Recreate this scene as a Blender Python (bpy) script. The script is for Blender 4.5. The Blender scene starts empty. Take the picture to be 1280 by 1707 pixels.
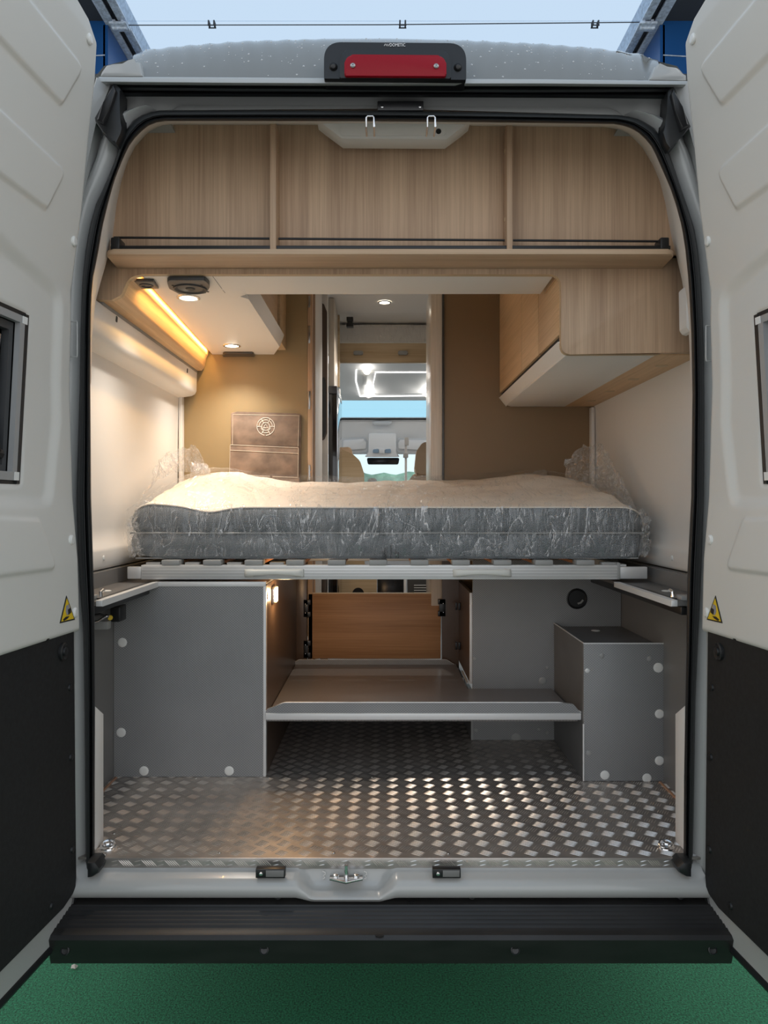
import bpy, bmesh, math, random
import numpy as np
from mathutils import Vector, Matrix, noise as mnoise

# ------------------------------------------------------------------ camera, world, exposure
SC = bpy.context.scene
COL = SC.collection
F = 1250.0            # focal length in pixels of the 1280x1707 frame
CX, CY = 640.0, 845.0 # where the viewing axis meets the frame
CAM_Y, EYE = -1.94, 1.49
cam_d = bpy.data.cameras.new('camera'); cam = bpy.data.objects.new('camera', cam_d); COL.objects.link(cam)
cam.location = (0, CAM_Y, EYE); cam.rotation_euler = (math.pi/2, 0, 0)
cam_d.sensor_fit = 'VERTICAL'; cam_d.sensor_height = 36.0; cam_d.lens = F/1707*36
cam_d.shift_y = -8.5/1707; cam_d.clip_start = 0.02; cam_d.clip_end = 400
SC.camera = cam
SC.view_settings.view_transform = 'Standard'; SC.view_settings.look = 'None'
SC.view_settings.exposure = 0.0; SC.view_settings.gamma = 1.0
SC.view_settings.use_curve_mapping = False
world = bpy.data.worlds.new('sky'); SC.world = world; world.use_nodes = True
wn = world.node_tree; bg = wn.nodes['Background']
bg.inputs[0].default_value = (0.96, 0.98, 1.0, 1); bg.inputs[1].default_value = 1.28

# ------------------------------------------------------------------ helpers
def W(px, py, D):
    "point seen at pixel (px, py) that stands D metres in front of the lens"
    return Vector(((px-CX)*D/F, D+CAM_Y, EYE-(py-CY)*D/F))
def Yd(D): return D+CAM_Y
X0 = 0.017            # the van's centre line

MATS = {}
def nodes_of(m):
    m.use_nodes = True
    return m.node_tree.nodes, m.node_tree.links, m.node_tree.nodes['Principled BSDF']
def mat(name, col, rough=0.5, metal=0.0, spec=0.5, coat=0.0, bump=None, var=None, emit=None, estr=0.0):
    m = bpy.data.materials.new(name); N, L, b = nodes_of(m)
    b.inputs['Base Color'].default_value = (*col, 1); b.inputs['Roughness'].default_value = rough
    b.inputs['Metallic'].default_value = metal; b.inputs['Specular IOR Level'].default_value = spec
    b.inputs['Coat Weight'].default_value = coat
    tc = N.new('ShaderNodeTexCoord')
    if var:   # (scale vector, amount)
        mp = N.new('ShaderNodeMapping'); mp.inputs['Scale'].default_value = var[0]
        L.new(tc.outputs['Object'], mp.inputs[0])
        nz = N.new('ShaderNodeTexNoise'); nz.inputs['Scale'].default_value = 1.0; nz.inputs['Detail'].default_value = 5
        L.new(mp.outputs[0], nz.inputs['Vector'])
        r = N.new('ShaderNodeValToRGB'); a = var[1]
        r.color_ramp.elements[0].position = 0.3; r.color_ramp.elements[1].position = 0.7
        r.color_ramp.elements[0].color = (*[c*(1-a) for c in col], 1)
        r.color_ramp.elements[1].color = (*[min(1, c*(1+a)) for c in col], 1)
        L.new(nz.outputs[0], r.inputs[0]); L.new(r.outputs[0], b.inputs['Base Color'])
    if bump:  # (scale vector, strength, distance)
        mp = N.new('ShaderNodeMapping'); mp.inputs['Scale'].default_value = bump[0]
        L.new(tc.outputs['Object'], mp.inputs[0])
        nz = N.new('ShaderNodeTexNoise'); nz.inputs['Scale'].default_value = 1.0; nz.inputs['Detail'].default_value = 4
        L.new(mp.outputs[0], nz.inputs['Vector'])
        bp = N.new('ShaderNodeBump'); bp.inputs['Strength'].default_value = bump[1]; bp.inputs['Distance'].default_value = bump[2]
        L.new(nz.outputs[0], bp.inputs['Height']); L.new(bp.outputs[0], b.inputs['Normal'])
    if emit:
        b.inputs['Emission Color'].default_value = (*emit, 1); b.inputs['Emission Strength'].default_value = estr
    MATS[name] = m
    return m
def wood(name, c1, c2, grain, rough=0.45, k=1.0):
    "grain: axis index along which the fibres run"
    m = bpy.data.materials.new(name); N, L, b = nodes_of(m)
    tc = N.new('ShaderNodeTexCoord')
    def layer(across, along, detail):
        s = [across*k]*3; s[grain] = along*k
        mp = N.new('ShaderNodeMapping'); mp.inputs['Scale'].default_value = s
        L.new(tc.outputs['Object'], mp.inputs[0])
        nz = N.new('ShaderNodeTexNoise'); nz.inputs['Scale'].default_value = 1; nz.inputs['Detail'].default_value = detail
        nz.inputs['Distortion'].default_value = 0.4
        L.new(mp.outputs[0], nz.inputs['Vector']); return nz
    a = layer(16, 0.7, 4); f = layer(230, 4, 3); g = layer(70, 1.4, 3)
    mx = N.new('ShaderNodeMath'); mx.operation = 'MULTIPLY_ADD'
    L.new(f.outputs[0], mx.inputs[0]); mx.inputs[1].default_value = 0.8; L.new(a.outputs[0], mx.inputs[2])
    m2 = N.new('ShaderNodeMath'); m2.operation = 'MULTIPLY_ADD'
    L.new(g.outputs[0], m2.inputs[0]); m2.inputs[1].default_value = 0.45; L.new(mx.outputs[0], m2.inputs[2])
    r = N.new('ShaderNodeValToRGB')
    r.color_ramp.elements[0].position = 0.60; r.color_ramp.elements[1].position = 0.96
    r.color_ramp.elements[0].color = (*c2, 1); r.color_ramp.elements[1].color = (*c1, 1)
    m3 = N.new('ShaderNodeMath'); m3.operation = 'MULTIPLY'; m3.inputs[1].default_value = 0.7; L.new(m2.outputs[0], m3.inputs[0])
    L.new(m3.outputs[0], r.inputs[0]); L.new(r.outputs[0], b.inputs['Base Color'])
    bp = N.new('ShaderNodeBump'); bp.inputs['Strength'].default_value = 0.15; bp.inputs['Distance'].default_value = 0.001
    L.new(f.outputs[0], bp.inputs['Height']); L.new(bp.outputs[0], b.inputs['Normal'])
    b.inputs['Roughness'].default_value = rough; b.inputs['Specular IOR Level'].default_value = 0.35
    MATS[name] = m; return m
def dotted(name, c1, c2, pitch, axes=(0, 2), rough=0.4, bump=0.3, rows=0.87, metal=0.0):
    "laminate or cloth with a fine staggered dot relief"
    m = bpy.data.materials.new(name); N, L, b = nodes_of(m)
    tc = N.new('ShaderNodeTexCoord'); sp = N.new('ShaderNodeSeparateXYZ'); L.new(tc.outputs['Object'], sp.inputs[0])
    def wave(ax, sc):
        q = N.new('ShaderNodeMath'); q.operation = 'MULTIPLY'; q.inputs[1].default_value = 2*math.pi/sc
        L.new(sp.outputs[ax], q.inputs[0]); s = N.new('ShaderNodeMath'); s.operation = 'SINE'; L.new(q.outputs[0], s.inputs[0]); return s
    u = wave(axes[0], pitch*2); v = wave(axes[1], pitch*2*rows)
    p = N.new('ShaderNodeMath'); p.operation = 'MULTIPLY'; L.new(u.outputs[0], p.inputs[0]); L.new(v.outputs[0], p.inputs[1])
    nz = N.new('ShaderNodeTexNoise'); nz.inputs['Scale'].default_value = 7; nz.inputs['Detail'].default_value = 4
    L.new(tc.outputs['Object'], nz.inputs['Vector'])
    ad = N.new('ShaderNodeMath'); ad.operation = 'MULTIPLY_ADD'; L.new(nz.outputs[0], ad.inputs[0]); ad.inputs[1].default_value = 0.8
    L.new(p.outputs[0], ad.inputs[2])
    r = N.new('ShaderNodeValToRGB'); r.color_ramp.elements[0].position = 0.25; r.color_ramp.elements[1].position = 0.95
    r.color_ramp.elements[0].color = (*c1, 1); r.color_ramp.elements[1].color = (*c2, 1)
    L.new(ad.outputs[0], r.inputs[0]); L.new(r.outputs[0], b.inputs['Base Color'])
    bp = N.new('ShaderNodeBump'); bp.inputs['Strength'].default_value = bump; bp.inputs['Distance'].default_value = 0.0008
    L.new(p.outputs[0], bp.inputs['Height']); L.new(bp.outputs[0], b.inputs['Normal'])
    b.inputs['Roughness'].default_value = rough; b.inputs['Metallic'].default_value = metal
    MATS[name] = m; return m
def film(name, clear, bump, white=0.25, crease=0.016):
    "thin clear plastic: see-through, with sharp glints on its creases"
    m = bpy.data.materials.new(name); m.use_nodes = True; N = m.node_tree.nodes; L = m.node_tree.links
    N.remove(N['Principled BSDF']); out = N['Material Output']
    tr = N.new('ShaderNodeBsdfTransparent'); gl = N.new('ShaderNodeBsdfGlossy'); gl.inputs['Roughness'].default_value = 0.12
    df = N.new('ShaderNodeBsdfDiffuse'); df.inputs[0].default_value = (0.9, 0.9, 0.9, 1)
    tl = N.new('ShaderNodeBsdfTranslucent'); tl.inputs[0].default_value = (0.9, 0.9, 0.9, 1)
    tc = N.new('ShaderNodeTexCoord'); hs = []
    for s in bump[0]:
        mp = N.new('ShaderNodeMapping'); mp.inputs['Scale'].default_value = s; L.new(tc.outputs['Object'], mp.inputs[0])
        nz = N.new('ShaderNodeTexNoise'); nz.inputs['Scale'].default_value = 1; nz.inputs['Detail'].default_value = 3
        nz.inputs['Distortion'].default_value = 1.0; L.new(mp.outputs[0], nz.inputs['Vector'])
        a = N.new('ShaderNodeMath'); a.operation = 'SUBTRACT'; L.new(nz.outputs[0], a.inputs[0]); a.inputs[1].default_value = 0.5
        q = N.new('ShaderNodeMath'); q.operation = 'ABSOLUTE'; L.new(a.outputs[0], q.inputs[0]); hs.append(q)
    s = hs[0]
    for h in hs[1:]:
        q = N.new('ShaderNodeMath'); q.operation = 'ADD'; L.new(s.outputs[0], q.inputs[0]); L.new(h.outputs[0], q.inputs[1]); s = q
    bp = N.new('ShaderNodeBump'); bp.inputs['Strength'].default_value = bump[1]; bp.inputs['Distance'].default_value = 0.02
    L.new(s.outputs[0], bp.inputs['Height'])
    for n in (gl, df): L.new(bp.outputs[0], n.inputs['Normal'])
    d2 = N.new('ShaderNodeMixShader'); d2.inputs[0].default_value = 0.5; L.new(df.outputs[0], d2.inputs[1]); L.new(tl.outputs[0], d2.inputs[2])
    m1 = N.new('ShaderNodeMixShader'); m1.inputs[0].default_value = white; L.new(gl.outputs[0], m1.inputs[1]); L.new(d2.outputs[0], m1.inputs[2])
    # creased film turns milky along the folds
    cr = N.new('ShaderNodeMath'); cr.operation = 'MINIMUM'; L.new(hs[0].outputs[0], cr.inputs[0]); L.new(hs[-1].outputs[0], cr.inputs[1])
    mr_ = N.new('ShaderNodeMapRange'); mr_.inputs['From Min'].default_value = 0.0; mr_.inputs['From Max'].default_value = crease
    mr_.inputs['To Min'].default_value = clear*0.58; mr_.inputs['To Max'].default_value = clear; L.new(cr.outputs[0], mr_.inputs['Value'])
    m2 = N.new('ShaderNodeMixShader'); L.new(mr_.outputs[0], m2.inputs[0]); L.new(m1.outputs[0], m2.inputs[1]); L.new(tr.outputs[0], m2.inputs[2])
    L.new(m2.outputs[0], out.inputs['Surface']); MATS[name] = m; return m
def pane(name, tint, gloss=0.08, white=0.0):
    m = bpy.data.materials.new(name); m.use_nodes = True; N = m.node_tree.nodes; L = m.node_tree.links
    N.remove(N['Principled BSDF']); out = N['Material Output']
    tr = N.new('ShaderNodeBsdfTransparent'); tr.inputs[0].default_value = (*tint, 1)
    gl = N.new('ShaderNodeBsdfGlossy'); gl.inputs['Roughness'].default_value = 0.05
    mx = N.new('ShaderNodeMixShader'); mx.inputs[0].default_value = gloss
    L.new(tr.outputs[0], mx.inputs[1]); L.new(gl.outputs[0], mx.inputs[2]); L.new(mx.outputs[0], out.inputs['Surface'])
    MATS[name] = m; return m

def root(name, label, cat, loc, group=None, kind=None):
    o = bpy.data.objects.new(name, None); COL.objects.link(o); o.location = loc; o.empty_display_size = 0.05
    tag(o, label, cat, group, kind); return o
def tag(o, label=None, cat=None, group=None, kind=None):
    if label: o['label'] = label
    if cat: o['category'] = cat
    if group: o['group'] = group
    if kind: o['kind'] = kind
    return o
def loc_of(o):
    v = Vector((0, 0, 0))
    while o is not None:
        v += o.location; o = o.parent
    return v
def obj(name, me, m, parent=None, smooth=35):
    o = bpy.data.objects.new(name, me); COL.objects.link(o)
    if m: me.materials.append(MATS[m] if isinstance(m, str) else m)
    if smooth:
        for p in me.polygons: p.use_smooth = True
        me.set_sharp_from_angle(angle=math.radians(smooth))
    if parent is not None:
        o.parent = parent; o.location = -loc_of(parent)
    else:
        vs = np.empty(len(me.vertices)*3); me.vertices.foreach_get('co', vs); vs = vs.reshape(-1, 3)
        c = Vector(((vs[:, 0].min()+vs[:, 0].max())/2, (vs[:, 1].min()+vs[:, 1].max())/2, vs[:, 2].min()))
        me.transform(Matrix.Translation(-c)); o.location = c
    return o
def fin(bm, name, m, parent=None, smooth=35, recalc=True):
    if recalc: bmesh.ops.recalc_face_normals(bm, faces=bm.faces)
    me = bpy.data.meshes.new(name); bm.to_mesh(me); bm.free(); return obj(name, me, m, parent, smooth)
def add_box(bm, a, b, bev=0.0, seg=2):
    x0, x1 = sorted((a[0], b[0])); y0, y1 = sorted((a[1], b[1])); z0, z1 = sorted((a[2], b[2]))
    v = [bm.verts.new(p) for p in ((x0,y0,z0),(x1,y0,z0),(x1,y1,z0),(x0,y1,z0),(x0,y0,z1),(x1,y0,z1),(x1,y1,z1),(x0,y1,z1))]
    f = [bm.faces.new([v[i] for i in q]) for q in ((3,2,1,0),(4,5,6,7),(0,1,5,4),(1,2,6,5),(2,3,7,6),(3,0,4,7))]
    if bev:
        es = list({e for q in f for e in q.edges})
        bmesh.ops.bevel(bm, geom=es, offset=min(bev, 0.45*min(x1-x0, y1-y0, z1-z0)), segments=seg, profile=0.5, affect='EDGES')
def box(name, m, a, b, parent=None, bev=0.002, seg=2):
    bm = bmesh.new(); add_box(bm, a, b, bev, seg); return fin(bm, name, m, parent)
def boxP(name, m, x0, y0, x1, y1, D, depth, parent=None, bev=0.002, seg=2):
    "box whose near face, D metres away, spans these pixels"
    a = W(x0, y0, D); b = W(x1, y1, D); b.y += depth
    return box(name, m, a, b, parent, bev, seg)
def add_prism(bm, pts, ext, bev=0.0, seg=2, cap_only=True):
    "pts: 3D polygon; ext: extrusion vector"
    ext = Vector(ext); a = [bm.verts.new(p) for p in pts]; b = [bm.verts.new(Vector(p)+ext) for p in pts]
    n = len(pts); f0 = bm.faces.new(a); f1 = bm.faces.new(b[::-1])
    fs = [bm.faces.new((a[(i+1) % n], a[i], b[i], b[(i+1) % n])) for i in range(n)]
    if bev:
        es = list(f0.edges)+list(f1.edges)
        bmesh.ops.bevel(bm, geom=es, offset=bev, segments=seg, profile=0.5, affect='EDGES')
def prism(name, m, pts, ext, parent=None, bev=0.0, seg=2, smooth=35):
    bm = bmesh.new(); add_prism(bm, pts, ext, bev, seg); return fin(bm, name, m, parent, smooth)
def prismP(name, m, pix, D, depth, parent=None, bev=0.0, smooth=35):
    return prism(name, m, [W(x, y, D) for x, y in pix], (0, depth, 0), parent, bev, 2, smooth)
def rpoly(pts, r, seg=5):
    "polygon (2D) with rounded corners; r a number or one per corner"
    out = []; n = len(pts)
    for i, p in enumerate(pts):
        rr = r[i] if isinstance(r, (list, tuple)) else r
        p = Vector(p[:2]); a = Vector(pts[i-1][:2])-p; b = Vector(pts[(i+1) % n][:2])-p
        if rr <= 0: out.append(tuple(p)); continue
        la, lb = a.length, b.length; a.normalize(); b.normalize()
        ang = math.acos(max(-1, min(1, a.dot(b)))); t = min(rr/math.tan(ang/2), 0.49*la, 0.49*lb)
        s, e = p+a*t, p+b*t
        for k in range(seg+1):
            u = k/seg; q = s*(1-u)**2+p*2*u*(1-u)+e*u*u; out.append((q.x, q.y))
    return out
def grid(name, m, rows, parent=None, cu=False, cv=False, smooth=35, caps=False, thick=0.0):
    "surface through rows of points"
    bm = bmesh.new(); V = [[bm.verts.new(p) for p in r] for r in rows]; nr, nc = len(rows), len(rows[0])
    for i in range(nr if cv else nr-1):
        for j in range(nc if cu else nc-1):
            q = (V[i][j], V[i][(j+1) % nc], V[(i+1) % nr][(j+1) % nc], V[(i+1) % nr][j])
            if len({id(x) for x in q}) == 4:
                try: bm.faces.new(q)
                except ValueError: pass
    if caps:
        bm.faces.new(V[0][::-1]); bm.faces.new(V[-1])
    if thick:
        bmesh.ops.recalc_face_normals(bm, faces=bm.faces)
        bmesh.ops.solidify(bm, geom=list(bm.faces), thickness=thick)
    return fin(bm, name, m, parent, smooth)
def frame_of(d):
    d = Vector(d).normalized(); u = d.orthogonal().normalized(); return u, d.cross(u)
def add_tube(bm, path, r, n=8, caps=True):
    path = [Vector(p) for p in path]; rings = []; u = None
    for i, p in enumerate(path):
        d = (path[min(i+1, len(path)-1)]-path[max(i-1, 0)]).normalized()
        if u is None: u = d.orthogonal().normalized()
        u = (u-d*u.dot(d)).normalized(); v = d.cross(u); rr = r[i] if isinstance(r, (list, tuple)) else r
        rings.append([bm.verts.new(p+(u*math.cos(2*math.pi*k/n)+v*math.sin(2*math.pi*k/n))*rr) for k in range(n)])
    for a, b in zip(rings, rings[1:]):
        for k in range(n): bm.faces.new((a[k], a[(k+1) % n], b[(k+1) % n], b[k]))
    if caps: bm.faces.new(rings[0][::-1]); bm.faces.new(rings[-1])
def tube(name, m, path, r, parent=None, n=8):
    bm = bmesh.new(); add_tube(bm, path, r, n); return fin(bm, name, m, parent, 50)
def add_lathe(bm, c, axis, prof, n=24, stretch=None):
    "prof: (radius, height along axis); closed at both ends when radius 0 is given"
    c = Vector(c); ax = Vector(axis).normalized(); u, v = frame_of(ax)
    if abs(ax.z) < 0.9: v = Vector((0, 0, 1)); v = (v-ax*v.dot(ax)).normalized(); u = v.cross(ax)
    rings = []
    for r, h in prof:
        if r == 0: rings.append([bm.verts.new(c+ax*h)])
        else: rings.append([bm.verts.new(c+ax*h+(u*math.cos(2*math.pi*k/n)+v*math.sin(2*math.pi*k/n))*r) for k in range(n)])
    for a, b in zip(rings, rings[1:]):
        for k in range(n):
            A = a[0] if len(a) == 1 else a[k]; A2 = a[0] if len(a) == 1 else a[(k+1) % n]
            B = b[0] if len(b) == 1 else b[k]; B2 = b[0] if len(b) == 1 else b[(k+1) % n]
            q = []
            for x in (A, A2, B2, B):
                if x not in q: q.append(x)
            if len(q) > 2: bm.faces.new(q)
def lathe(name, m, c, axis, prof, parent=None, n=24, smooth=35):
    bm = bmesh.new(); add_lathe(bm, c, axis, prof, n); return fin(bm, name, m, parent, smooth)
def button(name, m, c, axis, r, h, parent=None, n=20):
    "low domed cap"
    return lathe(name, m, c, axis, ((0, -h*0.2), (r, -h*0.2), (r, h*0.4), (r*0.82, h*0.85), (r*0.45, h), (0, h)), parent, n)
def interp(x, xs, ys): return float(np.interp(x, xs, ys))
def resample(pts, n):
    P = np.array([list(p) for p in pts], float); d = np.r_[0, np.cumsum(np.linalg.norm(np.diff(P, axis=0), axis=1))]
    t = np.linspace(0, d[-1], n); return np.stack([np.interp(t, d, P[:, k]) for k in range(P.shape[1])], 1)
def text_mesh(s, size, extrude=0.0004):
    cu = bpy.data.curves.new('lettering', 'FONT'); cu.body = s; cu.size = size; cu.extrude = extrude; cu.align_x = 'CENTER'; cu.align_y = 'CENTER'
    cu.resolution_u = 3
    t = bpy.data.objects.new('lettering', cu); COL.objects.link(t)
    dg = bpy.context.evaluated_depsgraph_get(); me = bpy.data.meshes.new_from_object(t.evaluated_get(dg))
    bpy.data.objects.remove(t); bpy.data.curves.remove(cu); return me

# ------------------------------------------------------------------ materials
mat('paint', (0.42, 0.425, 0.415), 0.25, coat=0.4)
mat('paint_wet', (0.20, 0.197, 0.183), 0.16, coat=0.4, metal=0.2, bump=((240, 240, 240), 0.10, 0.001))
mat('door_trim', (0.69, 0.68, 0.64), 0.42, bump=((900, 900, 900), 0.04, 0.0005))
mat('clip_white', (0.80, 0.80, 0.77), 0.4)
mat('rubber', (0.012, 0.013, 0.014), 0.42)
mat('rubber_soft', (0.013, 0.0145, 0.015), 0.6)
mat('droplet', (0.50, 0.51, 0.51), 0.05, coat=1.0)
mat('black_plastic', (0.014, 0.014, 0.015), 0.35)
mat('black_board', (0.009, 0.009, 0.0095), 0.75, bump=((300, 300, 300), 0.25, 0.001), var=((90, 90, 90), 0.35))
mat('bumper', (0.015, 0.0142, 0.014), 0.42, bump=((350, 350, 350), 0.2, 0.0008), var=((6, 20, 20), 0.35))
mat('red_lens', (0.30, 0.003, 0.012), 0.25, spec=0.25, bump=((160, 20, 60), 0.3, 0.002))
mat('white_print', (0.85, 0.85, 0.85), 0.5)
mat('chrome', (0.80, 0.80, 0.80), 0.18, 1.0)
mat('galvanised', (0.58, 0.65, 0.74), 0.45, 0.15, var=((60, 60, 60), 0.3))
mat('alu', (0.70, 0.70, 0.69), 0.40, 0.35, bump=((3, 3, 900), 0.05, 0.0004))
mat('alu_light', (0.74, 0.74, 0.73), 0.42, 0.2)
mat('plate', (0.50, 0.46, 0.43), 0.40, 0.85, bump=((40, 40, 40), 0.06, 0.001), var=((9, 9, 9), 0.2))
mat('plate_bar', (0.82, 0.77, 0.72), 0.32, 0.85)
mat('wall_cream', (0.78, 0.75, 0.71), 0.6, spec=0.3)
mat('panel_white', (0.84, 0.80, 0.75), 0.5, spec=0.3)
mat('post_white', (0.78, 0.76, 0.73), 0.5)
wood('oak_v', (0.63, 0.44, 0.29), (0.43, 0.285, 0.185), 2)
wood('oak_h', (0.64, 0.46, 0.31), (0.48, 0.33, 0.21), 0)
wood('oak_y', (0.74, 0.51, 0.30), (0.57, 0.37, 0.20), 1)
wood('oak_flap', (0.50, 0.27, 0.13), (0.34, 0.17, 0.075), 0)
wood('oak_pale', (0.66, 0.50, 0.32), (0.50, 0.35, 0.20), 0)
wood('oak_post', (0.74, 0.66, 0.56), (0.56, 0.48, 0.40), 2, rough=0.28)
dotted('laminate', (0.215, 0.218, 0.22), (0.315, 0.317, 0.315), 0.0047)
dotted('laminate_flat', (0.17, 0.16, 0.155), (0.24, 0.225, 0.215), 0.0052, axes=(0, 1), rough=0.32, bump=0.12)
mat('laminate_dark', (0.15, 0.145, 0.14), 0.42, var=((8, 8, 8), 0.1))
mat('liner_grey', (0.19, 0.185, 0.18), 0.45)
mat('brown_board', (0.10, 0.065, 0.045), 0.3)
mat('olive_wall', (0.31, 0.225, 0.115), 0.5, var=((2, 2, 2), 0.05))
mat('brown_wall', (0.24, 0.155, 0.080), 0.5, var=((2, 2, 2), 0.05))
dotted('ticking', (0.12, 0.13, 0.137), (0.29, 0.31, 0.32), 0.0042, rough=0.9, bump=0.5, rows=0.55)
mat('cream_cloth', (0.90, 0.79, 0.67), 0.85, bump=((30, 90, 30), 0.3, 0.004))
film('clear_film', 0.90, (((10, 3.5, 4), (28, 5, 5)), 1.0), 0.35, 0.011)
film('clear_film_bunch', 0.66, (((22, 22, 10), (50, 50, 24)), 1.0), 0.45, 0.03)
mat('slat_wood', (0.45, 0.20, 0.09), 0.4)
mat('cap_grey', (0.33, 0.33, 0.32), 0.5)
mat('grip', (0.72, 0.72, 0.67), 0.4)
mat('suede', (0.22, 0.155, 0.115), 0.8, var=((14, 14, 18), 0.35), bump=((300, 300, 300), 0.2, 0.001))
mat('stitch', (0.66, 0.58, 0.47), 0.8)
mat('emblem', (0.80, 0.76, 0.68), 0.7)
mat('lamp_glow', (1, 1, 1), 0.3, emit=(1.0, 0.90, 0.74), estr=22)
mat('lamp_warm', (1, 1, 1), 0.3, emit=(1.0, 0.62, 0.22), estr=5)
mat('window_alu', (0.36, 0.365, 0.365), 0.35, 0.1)
mat('led', (1, 1, 1), 0.3, emit=(1.0, 0.55, 0.12), estr=5)
mat('led_cool', (1, 1, 1), 0.3, emit=(1.0, 0.98, 0.95), estr=3)
mat('bezel', (0.70, 0.68, 0.64), 0.25, 0.9)
mat('speaker_grey', (0.055, 0.057, 0.06), 0.45)
mat('speaker_cone', (0.035, 0.037, 0.04), 0.6, bump=((500, 500, 500), 0.3, 0.001))
mat('socket', (0.06, 0.055, 0.05), 0.35)
mat('dark_void', (0.008, 0.008, 0.009), 0.6)
mat('fridge_black', (0.012, 0.012, 0.014), 0.12, coat=0.6)
mat('fridge_side', (0.06, 0.06, 0.065), 0.35)
mat('leather', (0.66, 0.47, 0.31), 0.45)
mat('cab_white', (0.86, 0.86, 0.86), 0.5)
mat('cab_grey', (0.62, 0.63, 0.64), 0.5)
mat('mirror_black', (0.01, 0.012, 0.016), 0.2)
mat('lens_blue', (0.25, 0.36, 0.48), 0.2)
mat('yellow', (0.80, 0.55, 0.02), 0.45)
mat('sign_grey', (0.30, 0.30, 0.34), 0.5)
mat('carpet', (0.016, 0.16, 0.072), 0.7, spec=0.25, var=((170, 170, 170), 0.75), bump=((260, 260, 260), 1.0, 0.006))
mat('paving', (0.34, 0.335, 0.33), 0.8, var=((3, 3, 3), 0.2))
mat('blue_sheet', (0.012, 0.09, 0.28), 0.35)
mat('soffit', (0.05, 0.055, 0.065), 0.7)
mat('hedge', (0.34, 0.50, 0.38), 0.9, var=((3, 3, 3), 0.5))  # green lightened and greyed to stand for haze
mat('paper_scrap', (0.75, 0.68, 0.64), 0.8)
mat('copper', (0.55, 0.30, 0.18), 0.5)
mat('screw_steel', (0.45, 0.44, 0.42), 0.3, 1.0)
pane('roof_glass', (0.685, 0.765, 0.845), 0.0)
pane('clear_glass', (0.86, 0.95, 0.97), 0.05)
pane('sky_glass', (0.60, 0.80, 0.88), 0.03)
pane('smoked_glass', (0.012, 0.018, 0.018), 0.015)

# ------------------------------------------------------------------ ground and canopy
g = box('ground', 'paving', (-16, -14, -0.06), (16, 40, -0.012), None, 0)
tag(g, kind='structure'); g['label'] = 'pale grey paving around the carpet'
g = box('floor_carpet', 'carpet', (-2.6, -1.6, -0.012), (2.6, 6.5, 0.0), None, 0)
tag(g, kind='structure'); g['label'] = 'green felt carpet laid beneath the van'
can = root('glass_canopy', 'glass canopy on galvanised steel beams above the van', 'canopy', (0, 2.0, 4.0))
ZC = 4.0
def canX(ratio): return ratio*(ZC-EYE)
JD = (ZC-EYE)*F/(CY-38)     # distance of the pane joint
for s in (-1, 1):
    for a, b, m in ((0.528, 0.545, 'galvanised'), (0.556, 0.575, 'galvanised')):
        x0, x1 = sorted((s*canX(a), s*canX(b)))
        bm = bmesh.new()
        add_box(bm, (x0, -4.5, ZC-0.010), (x1, 6.5, ZC), 0.002)
        add_box(bm, ((x0+x1)/2-0.006, -4.5, ZC), ((x0+x1)/2+0.006, 6.5, ZC+0.12), 0)
        fin(bm, 'steel_beam', m, can)
    box('beam_web', 'soffit', (s*canX(0.544), -4.5, ZC+0.03), (s*canX(0.560), 6.5, ZC+0.05), can, 0)
    box('side_soffit', 'soffit', (s*canX(0.576), 0.5, ZC+0.01), (s*(canX(0.576)+0.9), Yd(JD)+0.01, ZC+0.03), can, 0)
    # blue sheeting that hangs across behind the soffit
    q = box('blue_sheet', 'blue_sheet', (s*canX(0.576), Yd(JD), 3.0), (s*(canX(0.576)+0.9), Yd(JD)+0.02, ZC+0.06), can, 0)
    box('blue_sheet', 'blue_sheet', (s*canX(0.570), Yd(JD), 3.0), (s*(canX(0.576)+0.01), 6.4, ZC-0.011), can, 0)
    box('beam_cap', 'soffit', (s*canX(0.556), -4.5, ZC+0.051), (s*(canX(0.576)+0.05), 6.5, ZC+0.06), can, 0)
    tube('sheet_seam', 'galvanised', [(s*canX(0.576), Yd(JD)-0.004, 3.83), (s*(canX(0.576)+0.9), Yd(JD)-0.004, 3.78)], 0.003, can, 6)
    bm = bmesh.new(); xb = s*canX(0.542)
    add_box(bm, (xb-0.05, Yd(JD)-0.05, ZC-0.035), (xb+0.04, Yd(JD)+0.02, ZC-0.022), 0.003)
    add_box(bm, (xb-0.035, Yd(JD)-0.04, ZC-0.024), (xb-0.02, Yd(JD)+0.01, ZC-0.008), 0)
    add_box(bm, (xb+0.01, Yd(JD)-0.04, ZC-0.024), (xb+0.025, Yd(JD)+0.01, ZC-0.008), 0)
    add_tube(bm, [(xb-0.04, Yd(JD)-0.02, ZC-0.04), (xb+0.035, Yd(JD)-0.02, ZC-0.04)], 0.008, 8)
    fin(bm, 'beam_clamp', 'galvanised', can)
xg = canX(0.535)
for y0, y1 in ((-4.5, Yd(JD)-2.503), (Yd(JD)-2.497, Yd(JD)-0.003), (Yd(JD)+0.003, 6.5)):
    box('roof_pane', 'roof_glass', (-xg, y0, ZC+0.006), (xg, y1, ZC+0.012), can, 0)
tube('joint_wire', 'soffit', [(-xg, Yd(JD)+0.010, ZC-0.006), (0, Yd(JD), ZC-0.010), (xg, Yd(JD)-0.014, ZC-0.006)], 0.0026, can, 6)
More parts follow.
